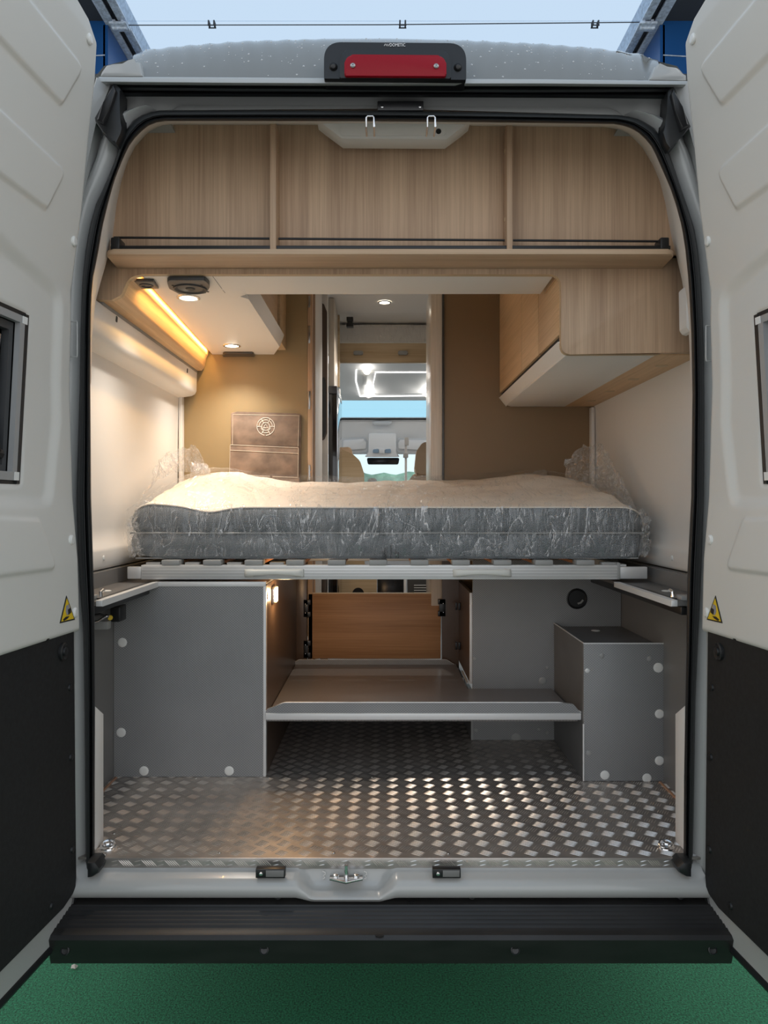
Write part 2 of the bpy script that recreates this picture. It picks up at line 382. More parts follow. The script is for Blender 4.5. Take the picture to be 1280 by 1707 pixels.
for px, py in ((352, 35), (671, 38), (991, 40)):
    xc = (px-CX)/(CY-py)*(ZC-EYE); bm = bmesh.new()
    for dx in (-0.014, 0.014):
        add_box(bm, (xc+dx-0.004, Yd(JD)-0.016, ZC-0.018), (xc+dx+0.004, Yd(JD)+0.016, ZC+0.005), 0.001)
    for dy in (-0.013, 0.010):
        add_box(bm, (xc-0.02, Yd(JD)+dy, ZC-0.022), (xc+0.02, Yd(JD)+dy+0.004, ZC-0.016), 0.001)
    fin(bm, 'joint_clip', 'soffit', can)

# ------------------------------------------------------------------ van body
van = root('camper_van', 'light grey camper van body around the open rear doorway', 'van', (X0, 2.2, 0.0))
sealL_in = [(158,1452),(158,1300),(158.5,1175),(158,1062),(157,985),(155,933),(152,830),(150.6,640),(151.5,546),(153,496),(156,460),(164,419),(171,377),(180,340),(190,303),(201,274),(214,245),(228,226),(246,210),(267,202)]
sealR_in = [(1139,1452),(1140,1300),(1142,1175),(1144,1088),(1145,985),(1146,946),(1152,830),(1154,658),(1152,555),(1149,496),(1147,464),(1142,415),(1136,377),(1126,340),(1116,311),(1102,279),(1088,247),(1070,225),(1052,214),(1030,207)]
sealL_out = [(143,1464),(142,1300),(141,1175),(139,1049),(134,985),(130,915),(127.5,830),(133,640),(134,570),(135.6,509),(138,460),(143,415),(150.6,374),(160,340),(176,306),(191,269),(203,230),(219,203),(241,189),(262,184)]
sealR_out = [(1154,1464),(1157,1300),(1159,1165),(1164,1049),(1167,985),(1170,915),(1173,830),(1174,690),(1173,580),(1170.5,509),(1168,464),(1163,415),(1157,380),(1144,340),(1130,299),(1116,257),(1105.7,235),(1090,213),(1066,199),(1040,192)]
def loop(L, R, ytop, n=14):
    a, b = L[-1], R[-1]
    mid = [(a[0]+(b[0]-a[0])*k/n, a[1]+(b[1]-a[1])*k/n+ytop*math.sin(math.pi*k/n)) for k in range(1, n)]
    return L+mid+R[::-1]
NS = 220
Sin = resample(loop(sealL_in, sealR_in, -3), NS); Sout = resample(loop(sealL_out, sealR_out, -3), NS)
def lerp2(a, b, t): return a+(b-a)*t
def ringpts(P, D): return [W(x, y, D) for x, y in P]
# weather seal: rounded section with a groove
sec = [(0.0, 1.985), (0.0, 1.945), (0.10, 1.930), (0.24, 1.926), (0.36, 1.934), (0.42, 1.944), (0.48, 1.934), (0.70, 1.930), (0.92, 1.934), (1.0, 1.946), (1.0, 1.97)]
grid('door_seal', 'rubber', [ringpts(lerp2(Sin, Sout, t), D) for t, D in sec], van, smooth=60)
# inner lip of the seal, softer grey
grid('seal_flange', 'rubber_soft', [ringpts(lerp2(Sin, Sout, t), D) for t, D in ((0.52, 1.931), (0.60, 1.9265), (0.82, 1.9265), (0.90, 1.931))], van, smooth=60)
# painted pillars: from the seal outwards, behind the door, round the corner to the body side
def pillar(side):
    L = (sealL_out if side < 0 else sealR_out)
    pts = resample(L, 90); rows = []
    for x, y in pts:
        a = W(x, y, 1.955); z = a.z; sx = a.x
        # outer side of the body at this height
        xo = X0+side*interp(z, [0.4, 0.9, 1.5, 2.0, 2.3, 2.5, 2.62], [1.0, 1.02, 1.025, 0.99, 0.93, 0.87, 0.80])
        yh = a.y
        rows.append([Vector((sx, yh, z)), Vector((sx+side*0.012, yh-0.020, z)), Vector((sx+side*0.022, yh-0.026, z)), Vector((sx+side*0.040, yh-0.020, z)),
                     Vector((sx+side*0.048, yh+0.004, z)), Vector((sx+side*0.075, yh+0.012, z)), Vector((lerp2(sx, xo, 0.8), yh+0.02, z)), Vector((xo, yh+0.06, z)), Vector((xo, yh+0.3, z))])
    return grid('rear_pillar', 'paint', rows, van, smooth=60)
for s in (-1, 1): pillar(s)
# oval pressings in the pillars
for s, cx, cy in ((-1, 124, 566), (1, 1181, 573)):
    c = W(cx, cy, 1.915); bm = bmesh.new()
    p = [(c.x+dx*0.009, c.y-0.004, c.z+dz) for dx, dz in rpoly([(-1, -0.045), (1, -0.045), (1, 0.045), (-1, 0.045)], 0.8, 5)]
    add_tube(bm, [Vector(q) for q in p]+[Vector(p[0])], 0.0016, 6, False)
    fin(bm, 'pillar_pressing', 'paint', van)
# pillar joints low in the corner of the gutter
# header: dark painted channel between seal and gutter, and the gutter rubber
ht = [(197,135),(400,140),(645,143),(900,141),(1130,140)]
top_edge = resample([(176,133),(300,134),(645,137),(1000,138),(1146,138)], 60)
def strip(name, m, keys, par=van, smooth=50):
    rows = []
    for pix, D in keys:
        rows.append([W(x, y, D) for x, y in resample(pix, 70)])
    return grid(name, m, rows, par, smooth=smooth)
strip('roof_lip', 'paint', [([(163,128),(400,129),(645,131),(900,132),(1147,135)], 1.90), ([(165,129.5),(400,130),(645,131.5),(900,132.5),(1146,136)], 1.886), ([(168,136),(400,138),(645,139),(900,139),(1143,141)], 1.884), ([(174,140),(400,142),(645,143),(900,143),(1140,145)], 1.895), ([(176,142),(400,143),(645,144),(900,144),(1138,146)], 1.93)])
strip('gutter_rubber', 'rubber', [([(184,138),(400,143),(645,144.5),(900,144),(1124,142)], 1.935), ([(188,146),(400,148),(645,149),(900,150),(1120,149)], 1.918), ([(190,150),(400,152),(645,153),(900,154),(1118,153)], 1.922), ([(196,153),(400,155),(645,156),(900,157),(1114,156)], 1.935), ([(198,156),(400,158),(645,159),(900,159),(1112,159)], 1.915), ([(198,161),(400,161.5),(645,162),(900,163),(1112,165)], 1.925)])
strip('header_panel', 'paint', [([(186,150),(400,158),(645,159),(900,160),(1122,158)], 1.945), ([(188,172),(400,163),(645,163),(900,164),(1122,176)], 1.965), ([(190,240),(300,176),(645,176),(1020,180),(1118,250)], 1.985), ([(196,262),(262,184),(645,181),(1040,192),(1114,268)], 1.975)])
# black corner drains at both ends of the gutter
for s, pts in ((-1, [(190,136),(200,146),(202,150),(197,178),(200,195),(203,214),(201,222),(193,239),(186,234),(171,221),(158,201),(157,196)]),
               (1, [(1123,143),(1113,151),(1113,157),(1114,185),(1109,206),(1105,220),(1110,237),(1117,247),(1128,239),(1135,226),(1148,215),(1152,210)])):
    prismP('corner_drain', 'rubber', pts, 1.895, 0.05, van, 0.004)
for s, pts in ((-1, [(188,140),(193,150),(184,176),(172,206),(160,200),(172,170)]), (1, [(1124,146),(1119,156),(1126,184),(1136,216),(1149,208),(1138,178)])):
    prismP('drain_flap', 'black_plastic', pts, 1.882, 0.02, van, 0.005)
for s, pts in ((-1, [(160,128),(184,134),(186,142),(160,196),(152,240),(134,330),(126,330),(140,200)]), (1, [(1149,135),(1124,138),(1122,146),(1149,208),(1158,250),(1172,330),(1180,330),(1168,200)])):
    prismP('pillar_top', 'paint', pts, 1.918, 0.10, van, 0.003)
# roof: rear edge curve, rising to the crest, with lengthways ribs that fade towards the edge
def roofZ(x, t):
    "t 0 at the rear lip .. 1 at the crest"
    u = abs(x-X0)/0.70
    return None
crest_px = [(226,101),(240,92),(300,84.5),(400,76),(545,71.5),(645,71),(770,74),(900,80),(990,87.5),(1065,98),(1094,110)]
lip_px = [(218,128),(240,129),(300,129.5),(400,130),(545,131),(645,131),(770,132),(900,132.5),(990,133.5),(1065,134),(1100,135)]
nr = 240
cp = resample(crest_px, nr); lp = resample(lip_px, nr); rows = []
for k in range(26):
    t = k/12.0; row = []
    for i in range(nr):
        a = W(lp[i][0], lp[i][1], 1.905); b = W(cp[i][0], cp[i][1], 2.06)
        if t <= 1:
            y = a.y+(b.y-a.y)*t; z = a.z+(b.z-a.z)*math.sin(t*math.pi/2)**0.9; x = a.x+(b.x-a.x)*t
        else:
            y = b.y+(t-1)*0.6*4; z = b.z-0.004*(t-1); x = b.x
        ph = (x-X0)*2*math.pi/0.052
        rib = math.sin(ph+ (2.2-2.0*min(t, 1))*np.sign(x-X0)*3)*0.002*min(1, max(0, (abs(x-X0)-0.16)/0.08))
        row.append(Vector((x, y, z+rib*max(0, math.sin(math.pi*min(1, 0.12+t*0.88))))))
    rows.append(row)
grid('roof', 'paint_wet', rows, van, smooth=80)
bm = bmesh.new(); rng = random.Random(11)
for _ in range(420):
    i = int(rng.uniform(2, nr-3)); t = rng.random()**0.8*11.5; k = int(t); a, b = rows[k][i], rows[k+1][i]
    c = a.lerp(b, t-k); nrm = (rows[k][i+1]-rows[k][i-1]).cross(b-a).normalized(); nrm = nrm if nrm.z > 0 else -nrm
    add_lathe(bm, c, nrm, ((1.0*(r := rng.choice((0.0012, 0.0016, 0.002, 0.003))), -0.0002), (r*0.75, r*0.35), (0, r*0.5)), 6)
t = fin(bm, 'water_droplets', 'droplet', van, 80); t['kind'] = 'stuff'
# roof shoulders beside the raised roof
for s, pts in ((-1, [(164,128),(168,118),(176,107),(188,104),(204,106),(214,107),(226,104),(232,100),(240,128)]), (1, [(1147,135),(1143,126),(1135,114),(1128,110),(1112,111),(1098,112),(1092,108),(1080,134)])):
    prismP('roof_shoulder', 'paint', pts, 1.90, 3.8, van, 0.01)
# body sides, roof inside
for s in (-1, 1):
    prof = [(0.40, 0.98), (0.60, 1.02), (1.0, 1.03), (1.5, 1.03), (2.0, 1.0), (2.3, 0.94), (2.55, 0.85), (2.66, 0.76), (2.70, 0.60)]
    grid('body_side', 'paint', [[Vector((X0+s*x, y, z)) for z, x in prof] for y in (0.05, 1.5, 3.0, 3.25)], van, smooth=60)
bx = box('roof_lining', 'soffit', (X0-0.86, 0.12, 2.665), (X0+0.86, 3.9, 2.68), van, 0)
# brake light
bl = prismP('brake_light', 'black_plastic', rpoly([(540,131),(540,70),(777,72),(777,133)], [2, 42, 42, 2], 12), 1.868, 0.05, van, 0.008, 40)
bw = prismP('lens_surround', 'rubber', rpoly([(566,130),(566,80),(752,81),(752,131)], [2, 28, 28, 2], 10), 1.862, 0.01, bl, 0.003)
prismP('red_lens', 'red_lens', rpoly([(574,126),(574,90.5),(744,92),(744,127)], [4, 17, 17, 4], 8), 1.853, 0.012, bl, 0.004)
for px, py in ((588,109), (727,110)):
    lathe('lens_screw', 'screw_steel', W(px, py, 1.851), (0, -1, 0), ((0, -0.002), (0.0062, -0.002), (0.0062, 0.001), (0.004, 0.003), (0.0018, 0.003), (0.0018, 0.0008), (0, 0.0008)), bl, 16)
for px, py in ((556,112), (763,113)):
    lathe('screw_cover', 'black_plastic', W(px, py, 1.868), (0, -1, -0.3), ((0.011, -0.004), (0.010, 0.002), (0.005, 0.009), (0, 0.010)), bl, 16)
me = text_mesh('DOMETIC', 0.0112); me.transform(Matrix.Diagonal((0.80, 1, 1, 1))); me.transform(Matrix.Translation(W(662.5, 75.2, 1.8665)) @ Matrix.Rotation(math.pi/2, 4, 'X'))
obj('lettering', me, 'white_print', bl, 0)
c = W(644.5, 75, 1.8667); bm = bmesh.new()
for dx, sg in ((-0.0035, 1), (0.0035, -1)):
    add_tube(bm, [c+Vector((dx-0.003, 0, -0.0025*sg)), c+Vector((dx, 0, 0.003*sg)), c+Vector((dx+0.003, 0, -0.0025*sg))], 0.0008, 6)
fin(bm, 'logo_mark', 'white_print', bl)
# latch plate in the header
lpz = boxP('latch_plate', 'black_plastic', 629, 168, 706, 184, 1.945, 0.03, van, 0.002)
for px in (637, 700): button('plate_screw', 'chrome', W(px, 178, 1.945), (0, -1, 0), 0.004, 0.002, lpz, 12)
for px in (617, 719):
    a = W(px, 200, 1.915); h = 0.010
    tube('latch_loop', 'chrome', [a+Vector((-h, 0.05, -0.016)), a+Vector((-h, 0, -0.016)), a+Vector((-h, 0, 0.006)), a+Vector((-h*0.7, 0, 0.010)), a+Vector((h*0.7, 0, 0.010)), a+Vector((h, 0, 0.006)), a+Vector((h, 0, -0.016)), a+Vector((h, 0.05, -0.016))], 0.0026, van, 8)
# sill with the lowered middle for the latch
def sill_z(x):   # height of the lower edge of the rounded nose
    u = abs(x-W(577, 0, 1.9).x)
    return 1-interp(u, [0.085, 0.125], [1, 0])
xs = np.linspace(W(118, 0, 1.9).x, W(1178, 0, 1.9).x, 170); rows = []
for x in xs:
    d = 1-sill_z(x)
    prof = [(0.030, 0.575), (0.010, 0.573-0.004*d), (-0.004, 0.566-0.012*d), (-0.016+0.012*d, 0.556-0.03*d), (-0.040+0.012*d, 0.550-0.036*d), (-0.056, 0.540-0.028*d), (-0.062, 0.526-0.020*d), (-0.056, 0.508-0.010*d), (-0.03, 0.498-0.012*d), (0.03, 0.49)]
    rows.append([Vector((x, y, z)) for y, z in prof])
grid('sill', 'paint', rows, van, smooth=70)
for pts in ([(144, 1438), (158, 1438), (166, 1448), (163, 1457), (152, 1464), (144, 1465)], [(1154, 1438), (1140, 1438), (1130, 1447), (1133, 1456), (1145, 1463), (1154, 1464)]):
    prismP('seal_boot', 'rubber', pts, 1.885, 0.06, van, 0.008)
for x0, x1 in ((426, 475), (721, 768)):
    k = boxP('sill_bracket', 'black_plastic', x0, 1449, x1, 1464, 1.885, 0.02, van, 0.001)
    button('bracket_screw', 'chrome', W(x0+9, 1456.5, 1.885), (0, -1, 0), 0.0055, 0.004, k, 14)
    boxP('bracket_insert', 'liner_grey', x0+17, 1451, x1-2, 1462, 1.8845, 0.004, k, 0.0005)
st = W(577, 1467, 1.905); bm = bmesh.new()
add_prism(bm, [st+Vector((a, b, 0)) for a, b in ((-0.042, 0.02), (0.042, 0.02), (0.042, -0.004), (0.0, -0.022), (-0.042, -0.004))], (0, 0, 0.006), 0.001)
stk = fin(bm, 'latch_striker', 'chrome', van)
tube('striker_pin', 'chrome', [st+Vector((0, 0.004, 0.004)), st+Vector((0, 0.004, 0.036))], [0.0065, 0.0055], stk, 12)
for dx in (-0.026, 0.026): button('striker_bolt', 'chrome', st+Vector((dx, 0.006, 0.008)), (0, -0.3, 1), 0.008, 0.005, stk, 6)
for px in (540, 609):
    c = W(px, 1458, 1.93); tube('wax_mark', 'post_white', [c+Vector((dx*0.006, -0.002, dz*0.010)) for dx, dz in ((-0.6, 1), (0.5, 0.7), (0.6, 0.2), (-0.2, -0.1), (0.4, -0.7), (-0.4, -1))], 0.0014, van, 6)
# bumper with step
bump = []
BP = [(1.945, 0.500), (1.915, 0.494), (1.905, 0.493)]
for i in range(6):
    d = 1.885-i*0.0135; z = 0.493-(1.905-d)*0.22; BP += [(d, z+0.0012), (d-0.003, z-0.0022), (d-0.006, z-0.0022), (d-0.008, z+0.0008)]
BP += [(1.802, 0.4705), (1.790, 0.468), (1.782, 0.460), (1.785, 0.445), (1.800, 0.394), (1.812, 0.389), (1.98, 0.40)]
rows = []
for x, e in ((-1.0, 1), (-0.84, 1), (-0.82, 0.8), (-0.808, 0.12), (-0.80, 0), (-0.4, 0), (0, 0), (0.4, 0), (0.834, 0), (0.842, 0.12), (0.854, 0.8), (0.875, 1), (1.03, 1)):
    rows.append([Vector((x, Yd(d)+e*0.14*(1.95-d)/0.15, z-0.03*e*(1 if z > 0.43 else 0))) for d, z in BP])
bmp = grid('bumper', 'bumper', rows, van, smooth=25)
for px, py in ((108, 1585), (440, 1584), (859, 1584), (1188, 1584)):
    c = W(px, py, 1.7855); lathe('bumper_plug', 'rubber', c, (0, -1, 0.4), ((0.011, -0.004), (0.011, 0.001), (0.009, 0.002), (0.008, -0.001), (0, -0.002)), bmp, 18)
for px in (463, 787, 1134): lathe('bumper_plug', 'rubber', W(px, 1493, 1.90), (0, -1, 0.6), ((0.009, -0.004), (0.009, 0.001), (0.007, 0.002), (0.006, -0.001), (0, -0.002)), bmp, 18)
boxP('gap_strip', 'rubber', 150, 1484, 1146, 1501, 1.925, 0.03, bmp, 0)
rng = random.Random(4)
for (px, py, n) in ((634, 1552, 7), (686, 1512, 8), (1091, 1513, 9)):   # torn patches in the tread
    D = (EYE-0.480)*F/(py-CY); c = W(px, py, D); zt_ = 0.4945-(1.905-D)*0.22
    p = [(c.x+(0.013 if n < 9 else 0.03)*rng.uniform(0.5, 1.1)*math.cos(a*2*math.pi/n), c.y+0.006*rng.uniform(0.5, 1.2)*math.sin(a*2*math.pi/n), zt_) for a in range(n)]
    prism('tread_tear', 'dark_void', p, (0, 0, 0.0012), bmp)

# ------------------------------------------------------------------ rear doors (left one modelled, the right one mirrored)
ZA = [0.44, 1.19, 1.356, 1.513, 1.80, 2.03, 2.234, 2.408, 2.53, 2.606, 2.66]
AA = [0.790, 0.790, 0.794, 0.807, 0.815, 0.809, 0.775, 0.746, 0.721, 0.705, 0.700]
def A_(z): return interp(z, ZA, AA)
def dpt(s, z, off=0.0):
    "point on the left door: s metres from the hinge edge, off metres towards the doorway's middle"
    return Vector((-A_(z)-0.10*s+off, Yd(1.9)-s, z))
def door_at(px, py, it=12):
    D = 1.8
    for _ in range(it):
        z = EYE-(py-CY)*D/F; D = (A_(z)-X0+0.19)/((CX-px)/F+0.10)
    return (1.9-D, EYE-(py-CY)*D/F)
SMAX = 0.80
def smin_panel(z): return interp(z, [1.19, 1.95, 2.234, 2.408, 2.53, 2.606, 2.635, 2.65], [0.0, 0.0, 0.018, 0.042, 0.062, 0.085, 0.13, 0.21])
def sdf_poly(P, poly):
    "signed distance to a polygon, negative inside"
    d = np.full(len(P), 1e9); inside = np.zeros(len(P), bool); n = len(poly)
    for i in range(n):
        a = np.array(poly[i]); b = np.array(poly[(i+1) % n]); e = b-a; w = P-a
        t = np.clip((w@e)/(e@e), 0, 1); q = w-np.outer(t, e); d = np.minimum(d, (q*q).sum(1))
        c = ((a[1] <= P[:, 1]) & (b[1] > P[:, 1])) | ((b[1] <= P[:, 1]) & (a[1] > P[:, 1]))
        xi = a[0]+(P[:, 1]-a[1])*e[0]/(e[1] if abs(e[1]) > 1e-9 else 1e-9)
        inside ^= c & (P[:, 0] < xi)
    d = np.sqrt(d); return np.where(inside, -d, d)
def ext(a, b, L):
    a, b = Vector(a), Vector(b); return tuple(a+(b-a).normalized()*L)
# pressed diagonal fields
r1a, r1b, r1c, r1d = door_at(132.5, 113), door_at(96, 175), door_at(42, 0), door_at(0, 74)
R1 = [r1a, ext(r1a, r1c, 0.52), ext(r1b, r1d, 0.52), r1b]
r2a, r2b, r2c, r2d = door_at(103, 286), door_at(71, 349), door_at(0, 190), door_at(0, 297)
R2 = [r2a, ext(r2a, r2c, 0.50), ext(r2b, r2d, 0.50), r2b]
r3 = [door_at(60, 866), door_at(88, 948), door_at(0, 960), door_at(0, 864)]
R3 = [r3[0], r3[1], ext(r3[1], r3[2], 0.55), ext(r3[0], r3[3], 0.50)]
w_tr, w_br = door_at(47, 530), door_at(35, 801)
WIN = [(w_tr[0], w_tr[1]), (w_br[0], w_br[1]), (0.70, w_br[1]-0.005), (0.70, w_tr[1]+0.005)]
n_tr, n_br = door_at(97, 492), door_at(80, 838)
NICHE = [n_tr, (n_tr[0]+0.005, 1.70), n_br, (0.76, n_br[1]), (0.76, n_tr[1]+0.13)]
def door_mesh():
    zs = np.r_[np.linspace(1.175, 2.655, 372)]; ss = np.r_[np.linspace(0, 0.46, 118), np.linspace(0.47, SMAX, 34)]
    P = []
    for z in zs:
        s0 = smin_panel(z)
        for s in ss: P.append((s0+(SMAX-s0)*s/SMAX, z))
    P = np.array(P); off = np.zeros(len(P))
    sm = lambda d, w: np.clip(0.5-d/w, 0, 1)**2*(3-2*np.clip(0.5-d/w, 0, 1))
    for R, r, h, w in ((R1, 0.018, 0.007, 0.010), (R2, 0.018, 0.007, 0.010), (R3, 0.016, 0.006, 0.010)):
        off += h*sm(sdf_poly(P, rpoly(R, r, 4)), w)
    off -= 0.011*sm(sdf_poly(P, rpoly(NICHE, 0.04, 4)), 0.035)
    dw = sdf_poly(P, rpoly(WIN, 0.006, 2)); off -= 0.006*sm(dw-0.012, 0.014)
    # rolled edge
    e = np.minimum(P[:, 0]-np.array([smin_panel(z) for z in P[:, 1]]), P[:, 1]-1.175); off -= 0.010*np.clip(1-e/0.012, 0, 1)**2
    bm = bmesh.new(); nc = len(ss); V = []
    for (s, z), o in zip(P, off): V.append(bm.verts.new(dpt(s, z, 0.006+o)))
    for i in range(len(zs)-1):
        for j in range(nc-1):
            k = (i*nc+j, i*nc+j+1, (i+1)*nc+j+1, (i+1)*nc+j)
            if max(dw[list(k)]) < 0.003: continue
            bm.faces.new([V[q] for q in k])
    bmesh.ops.delete(bm, geom=[v for v in bm.verts if not v.link_faces], context='VERTS')
    me = bpy.data.meshes.new('trim_panel'); bm.to_mesh(me); bm.free(); return me
door_parts = []   # (name, mesh, material, parent index, smooth)
def dp(name, me_or_bm, m, par=-1, smooth=35, label=None):
    if isinstance(me_or_bm, bmesh.types.BMesh):
        bmesh.ops.recalc_face_normals(me_or_bm, faces=me_or_bm.faces)
        me = bpy.data.meshes.new(name); me_or_bm.to_mesh(me); me_or_bm.free()
    else: me = me_or_bm
    door_parts.append((name, me, m, par, smooth, label)); return len(door_parts)-1
# painted shell, with the bottom corner rounded and a hole behind the window
def smin_shell(z): return interp(z, [0.440, 0.443, 0.450, 0.463, 0.483, 0.51, 0.54, 1.95, 2.234, 2.408, 2.53, 2.606, 2.635, 2.655], [0.080, 0.064, 0.046, 0.030, 0.016, 0.004, -0.006, -0.004, 0.010, 0.034, 0.054, 0.076, 0.12, 0.20])
def shell(off0, off1, z0, z1, smin, smax, hole=None, nz=90, extra=()):
    bm = bmesh.new(); zs = sorted(set(list(np.linspace(z0, z1, nz))+[0.443, 0.450, 0.463, 0.483, 0.51] if z0 < 0.46 else list(np.linspace(z0, z1, nz))))
    us = np.linspace(0, 1, 30); lay = []
    for off in (off0, off1):
        lay.append([[bm.verts.new(dpt(smin(z)+(smax-smin(z))*u, z, off)) for u in us] for z in zs])
    n = len(zs); m = len(us)
    for L in lay:
        for i in range(n-1):
            for j in range(m-1):
                if hole:
                    z = (zs[i]+zs[i+1])/2; u = (us[j]+us[j+1])/2; s = smin(z)+(smax-smin(z))*u
                    if hole[0] < s < hole[1] and hole[2] < z < hole[3]: continue
                bm.faces.new((L[i][j], L[i][j+1], L[i+1][j+1], L[i+1][j]))
    for i in range(n-1):
        for j in (0, m-1): bm.faces.new((lay[0][i][j], lay[0][i+1][j], lay[1][i+1][j], lay[1][i][j]))
    for j in range(m-1):
        for i in (0, n-1): bm.faces.new((lay[0][i][j], lay[0][i][j+1], lay[1][i][j+1], lay[1][i][j]))
    return bm
hole = (w_tr[0]+0.0, 0.72, w_br[1]-0.01, w_tr[1]+0.01)
dp('door_shell', shell(-0.012, -0.075, 0.440, 2.655, smin_shell, SMAX+0.01, hole), 'paint', smooth=30)
dp('trim_panel', door_mesh(), 'door_trim', smooth=60)
# black lower board
def smin_board(z): return interp(z, [0.512, 0.516, 0.522, 0.535, 0.56, 1.19], [0.09, 0.06, 0.035, 0.018, 0.014, 0.026])
dp('lower_board', shell(0.0005, -0.014, 0.514, 1.182, smin_board, 0.77, None, 60), 'black_board')
# rubber strip under the door and its outer flange
def run(zoff, off, s0=0.0):
    out = []
    for z in np.linspace(0.535, 0.443, 14): out.append(dpt(smin_shell(z)-0.004*0, z+zoff*0, off))
    for s in np.linspace(0.10, SMAX, 14): out.append(dpt(s, 0.440, off))
    return out
bm = bmesh.new(); pth = [Vector(p) for p in run(0, -0.030)]
pth = [p+Vector((0.012, 0.008, -0.007)) for p in pth]; add_tube(bm, pth, 0.013, 8); dp('bottom_seal', bm, 'rubber')
bm = bmesh.new(); pth = [Vector(p)+Vector((0, 0.016, -0.021)) for p in run(0, -0.045)]; add_tube(bm, pth, 0.005, 8); dp('door_flange', bm, 'paint')
# window: aluminium frame, dark pane, gas strut, latch
def wpt(u, v, off):   # u 0..1 from the hinge side, v 0..1 from the bottom
    s0 = WIN[1][0]+(WIN[0][0]-WIN[1][0])*v; s1 = 0.70; z0 = WIN[1][1]; z1 = WIN[0][1]
    s = s0+(s1-s0)*u; z = z0+(z1-z0)*v; return Vector((-A_(1.75)-0.10*s+off, Yd(1.9)-s, z))
def bar(u0, u1, v0, v1, o0, o1):
    bm = bmesh.new(); a = [bm.verts.new(wpt(u, v, o)) for o in (o0, o1) for u, v in ((u0, v0), (u1, v0), (u1, v1), (u0, v1))]
    for q in ((0,1,2,3),(7,6,5,4),(0,4,5,1),(1,5,6,2),(2,6,7,3),(3,7,4,0)): bm.faces.new([a[k] for k in q])
    return bm
wi = dp('window_glass', bar(-0.01, 1, -0.02, 1.02, -0.056, -0.060), 'smoked_glass')
for a in ((0.0, 1, 0.955, 1.0), (0.0, 1, 0.0, 0.05), (0.015, 0.05, 0.05, 0.955), (0.95, 1.0, 0.05, 0.955)):
    dp('window_frame', bar(*a, 0.0, -0.012), 'window_alu', wi)
for a in ((0.055, 0.95, 0.90, 0.95), (0.055, 0.95, 0.05, 0.09), (0.055, 0.085, 0.09, 0.90)):
    dp('inner_frame', bar(*a, -0.014, -0.030), 'speaker_grey', wi)
dp('window_reveal', bar(-0.012, 0.012, -0.02, 1.02, 0.0, -0.056), 'rubber', wi)
dp('window_reveal', bar(0, 1, 1.0, 1.03, -0.004, -0.056), 'rubber', wi)
dp('window_reveal', bar(0, 1, -0.03, 0.0, -0.004, -0.056), 'rubber', wi)
bm = bmesh.new(); add_tube(bm, [wpt(0.125, 0.86, -0.028), wpt(0.135, 0.74, -0.028), wpt(0.135, 0.735, -0.028), wpt(0.165, 0.36, -0.028)], [0.0095, 0.0095, 0.012, 0.012], 14); dp('gas_strut', bm, 'chrome', wi)
bm = bmesh.new(); add_tube(bm, [wpt(0.12, 0.90, -0.03), wpt(0.125, 0.86, -0.028)], 0.006, 8); dp('strut_end', bm, 'black_plastic', wi)
bm = bmesh.new(); add_tube(bm, [wpt(0.155, 0.38, -0.024), wpt(0.13, 0.16, -0.018)], [0.010, 0.014], 10); add_tube(bm, [wpt(0.10, 0.15, -0.016), wpt(0.22, 0.17, -0.016)], 0.012, 8); dp('window_latch', bm, 'black_plastic', wi)
for a in ((0.0, 0.035, 0.955, 1.0), (0.0, 0.035, 0.0, 0.05)):
    dp('frame_corner', bar(*a, 0.0012, -0.004), 'clip_white', wi)
# white clips, grommets
for px, py in ((145, 65), (119, 402), (115, 900), (121, 1021)):
    s, z = door_at(px, py); bm = bmesh.new(); add_lathe(bm, dpt(s, z, 0.006), (1, 0, 0), ((0, -0.002), (0.0125, -0.002), (0.0125, 0.002), (0.009, 0.005), (0, 0.0055)), 18); dp('trim_clip', bm, 'clip_white')
for px, py, r in ((104, 1086, 0.022), (116, 1146, 0.009), (118, 1262, 0.009), (120, 1416, 0.009), (86, 1510, 0.009), (78, 1062, 0.009)):
    s, z = door_at(px, py); bm = bmesh.new()
    pr = ((0, -0.002), (r, -0.002), (r, 0.004), (r*0.85, 0.007), (r*0.6, 0.004), (r*0.5, 0.004), (r*0.45, 0.009), (0, 0.010)) if r > 0.01 else ((0, -0.002), (r, -0.002), (r*0.9, 0.003), (0, 0.004))
    add_lathe(bm, dpt(s, z, 0.001), (1, 0, 0), pr, 20); dp('grommet', bm, 'rubber')
# warning triangle
tri = [door_at(106, 993), door_at(95, 1039), door_at(120, 1033)]
def tri_mesh(k, off, th):
    cs = sum(t[0] for t in tri)/3; cz = sum(t[1] for t in tri)/3; bm = bmesh.new()
    pts = [(cs+(s-cs)*k, cz+(z-cz)*k) for s, z in tri]
    add_prism(bm, [dpt(s, z, off) for s, z in pts], (th, 0, 0)); return bm
ti = dp('warning_sign', tri_mesh(1.0, 0.005, 0.0025), 'black_plastic', label='yellow triangular trapping warning sticker with black border')
dp('sign_face', tri_mesh(0.84, 0.0072, 0.0008), 'yellow', ti)
def quad_on(pix, off=0.0084):
    bm = bmesh.new(); add_prism(bm, [dpt(*door_at(*p), off) for p in pix], (0.0004, 0, 0)); return bm
dp('sign_picture', quad_on([(104.5, 1010), (109, 1007), (111.5, 1020), (106, 1026), (104, 1020)]), 'sign_grey', ti)
dp('sign_picture', quad_on([(107, 1016), (111.5, 1013), (112.5, 1021), (108, 1025)], 0.0090), 'black_plastic', ti)
dp('sign_picture', quad_on([(99, 1033), (104, 1028), (110, 1027), (107, 1031), (101, 1035)]), 'black_plastic', ti)
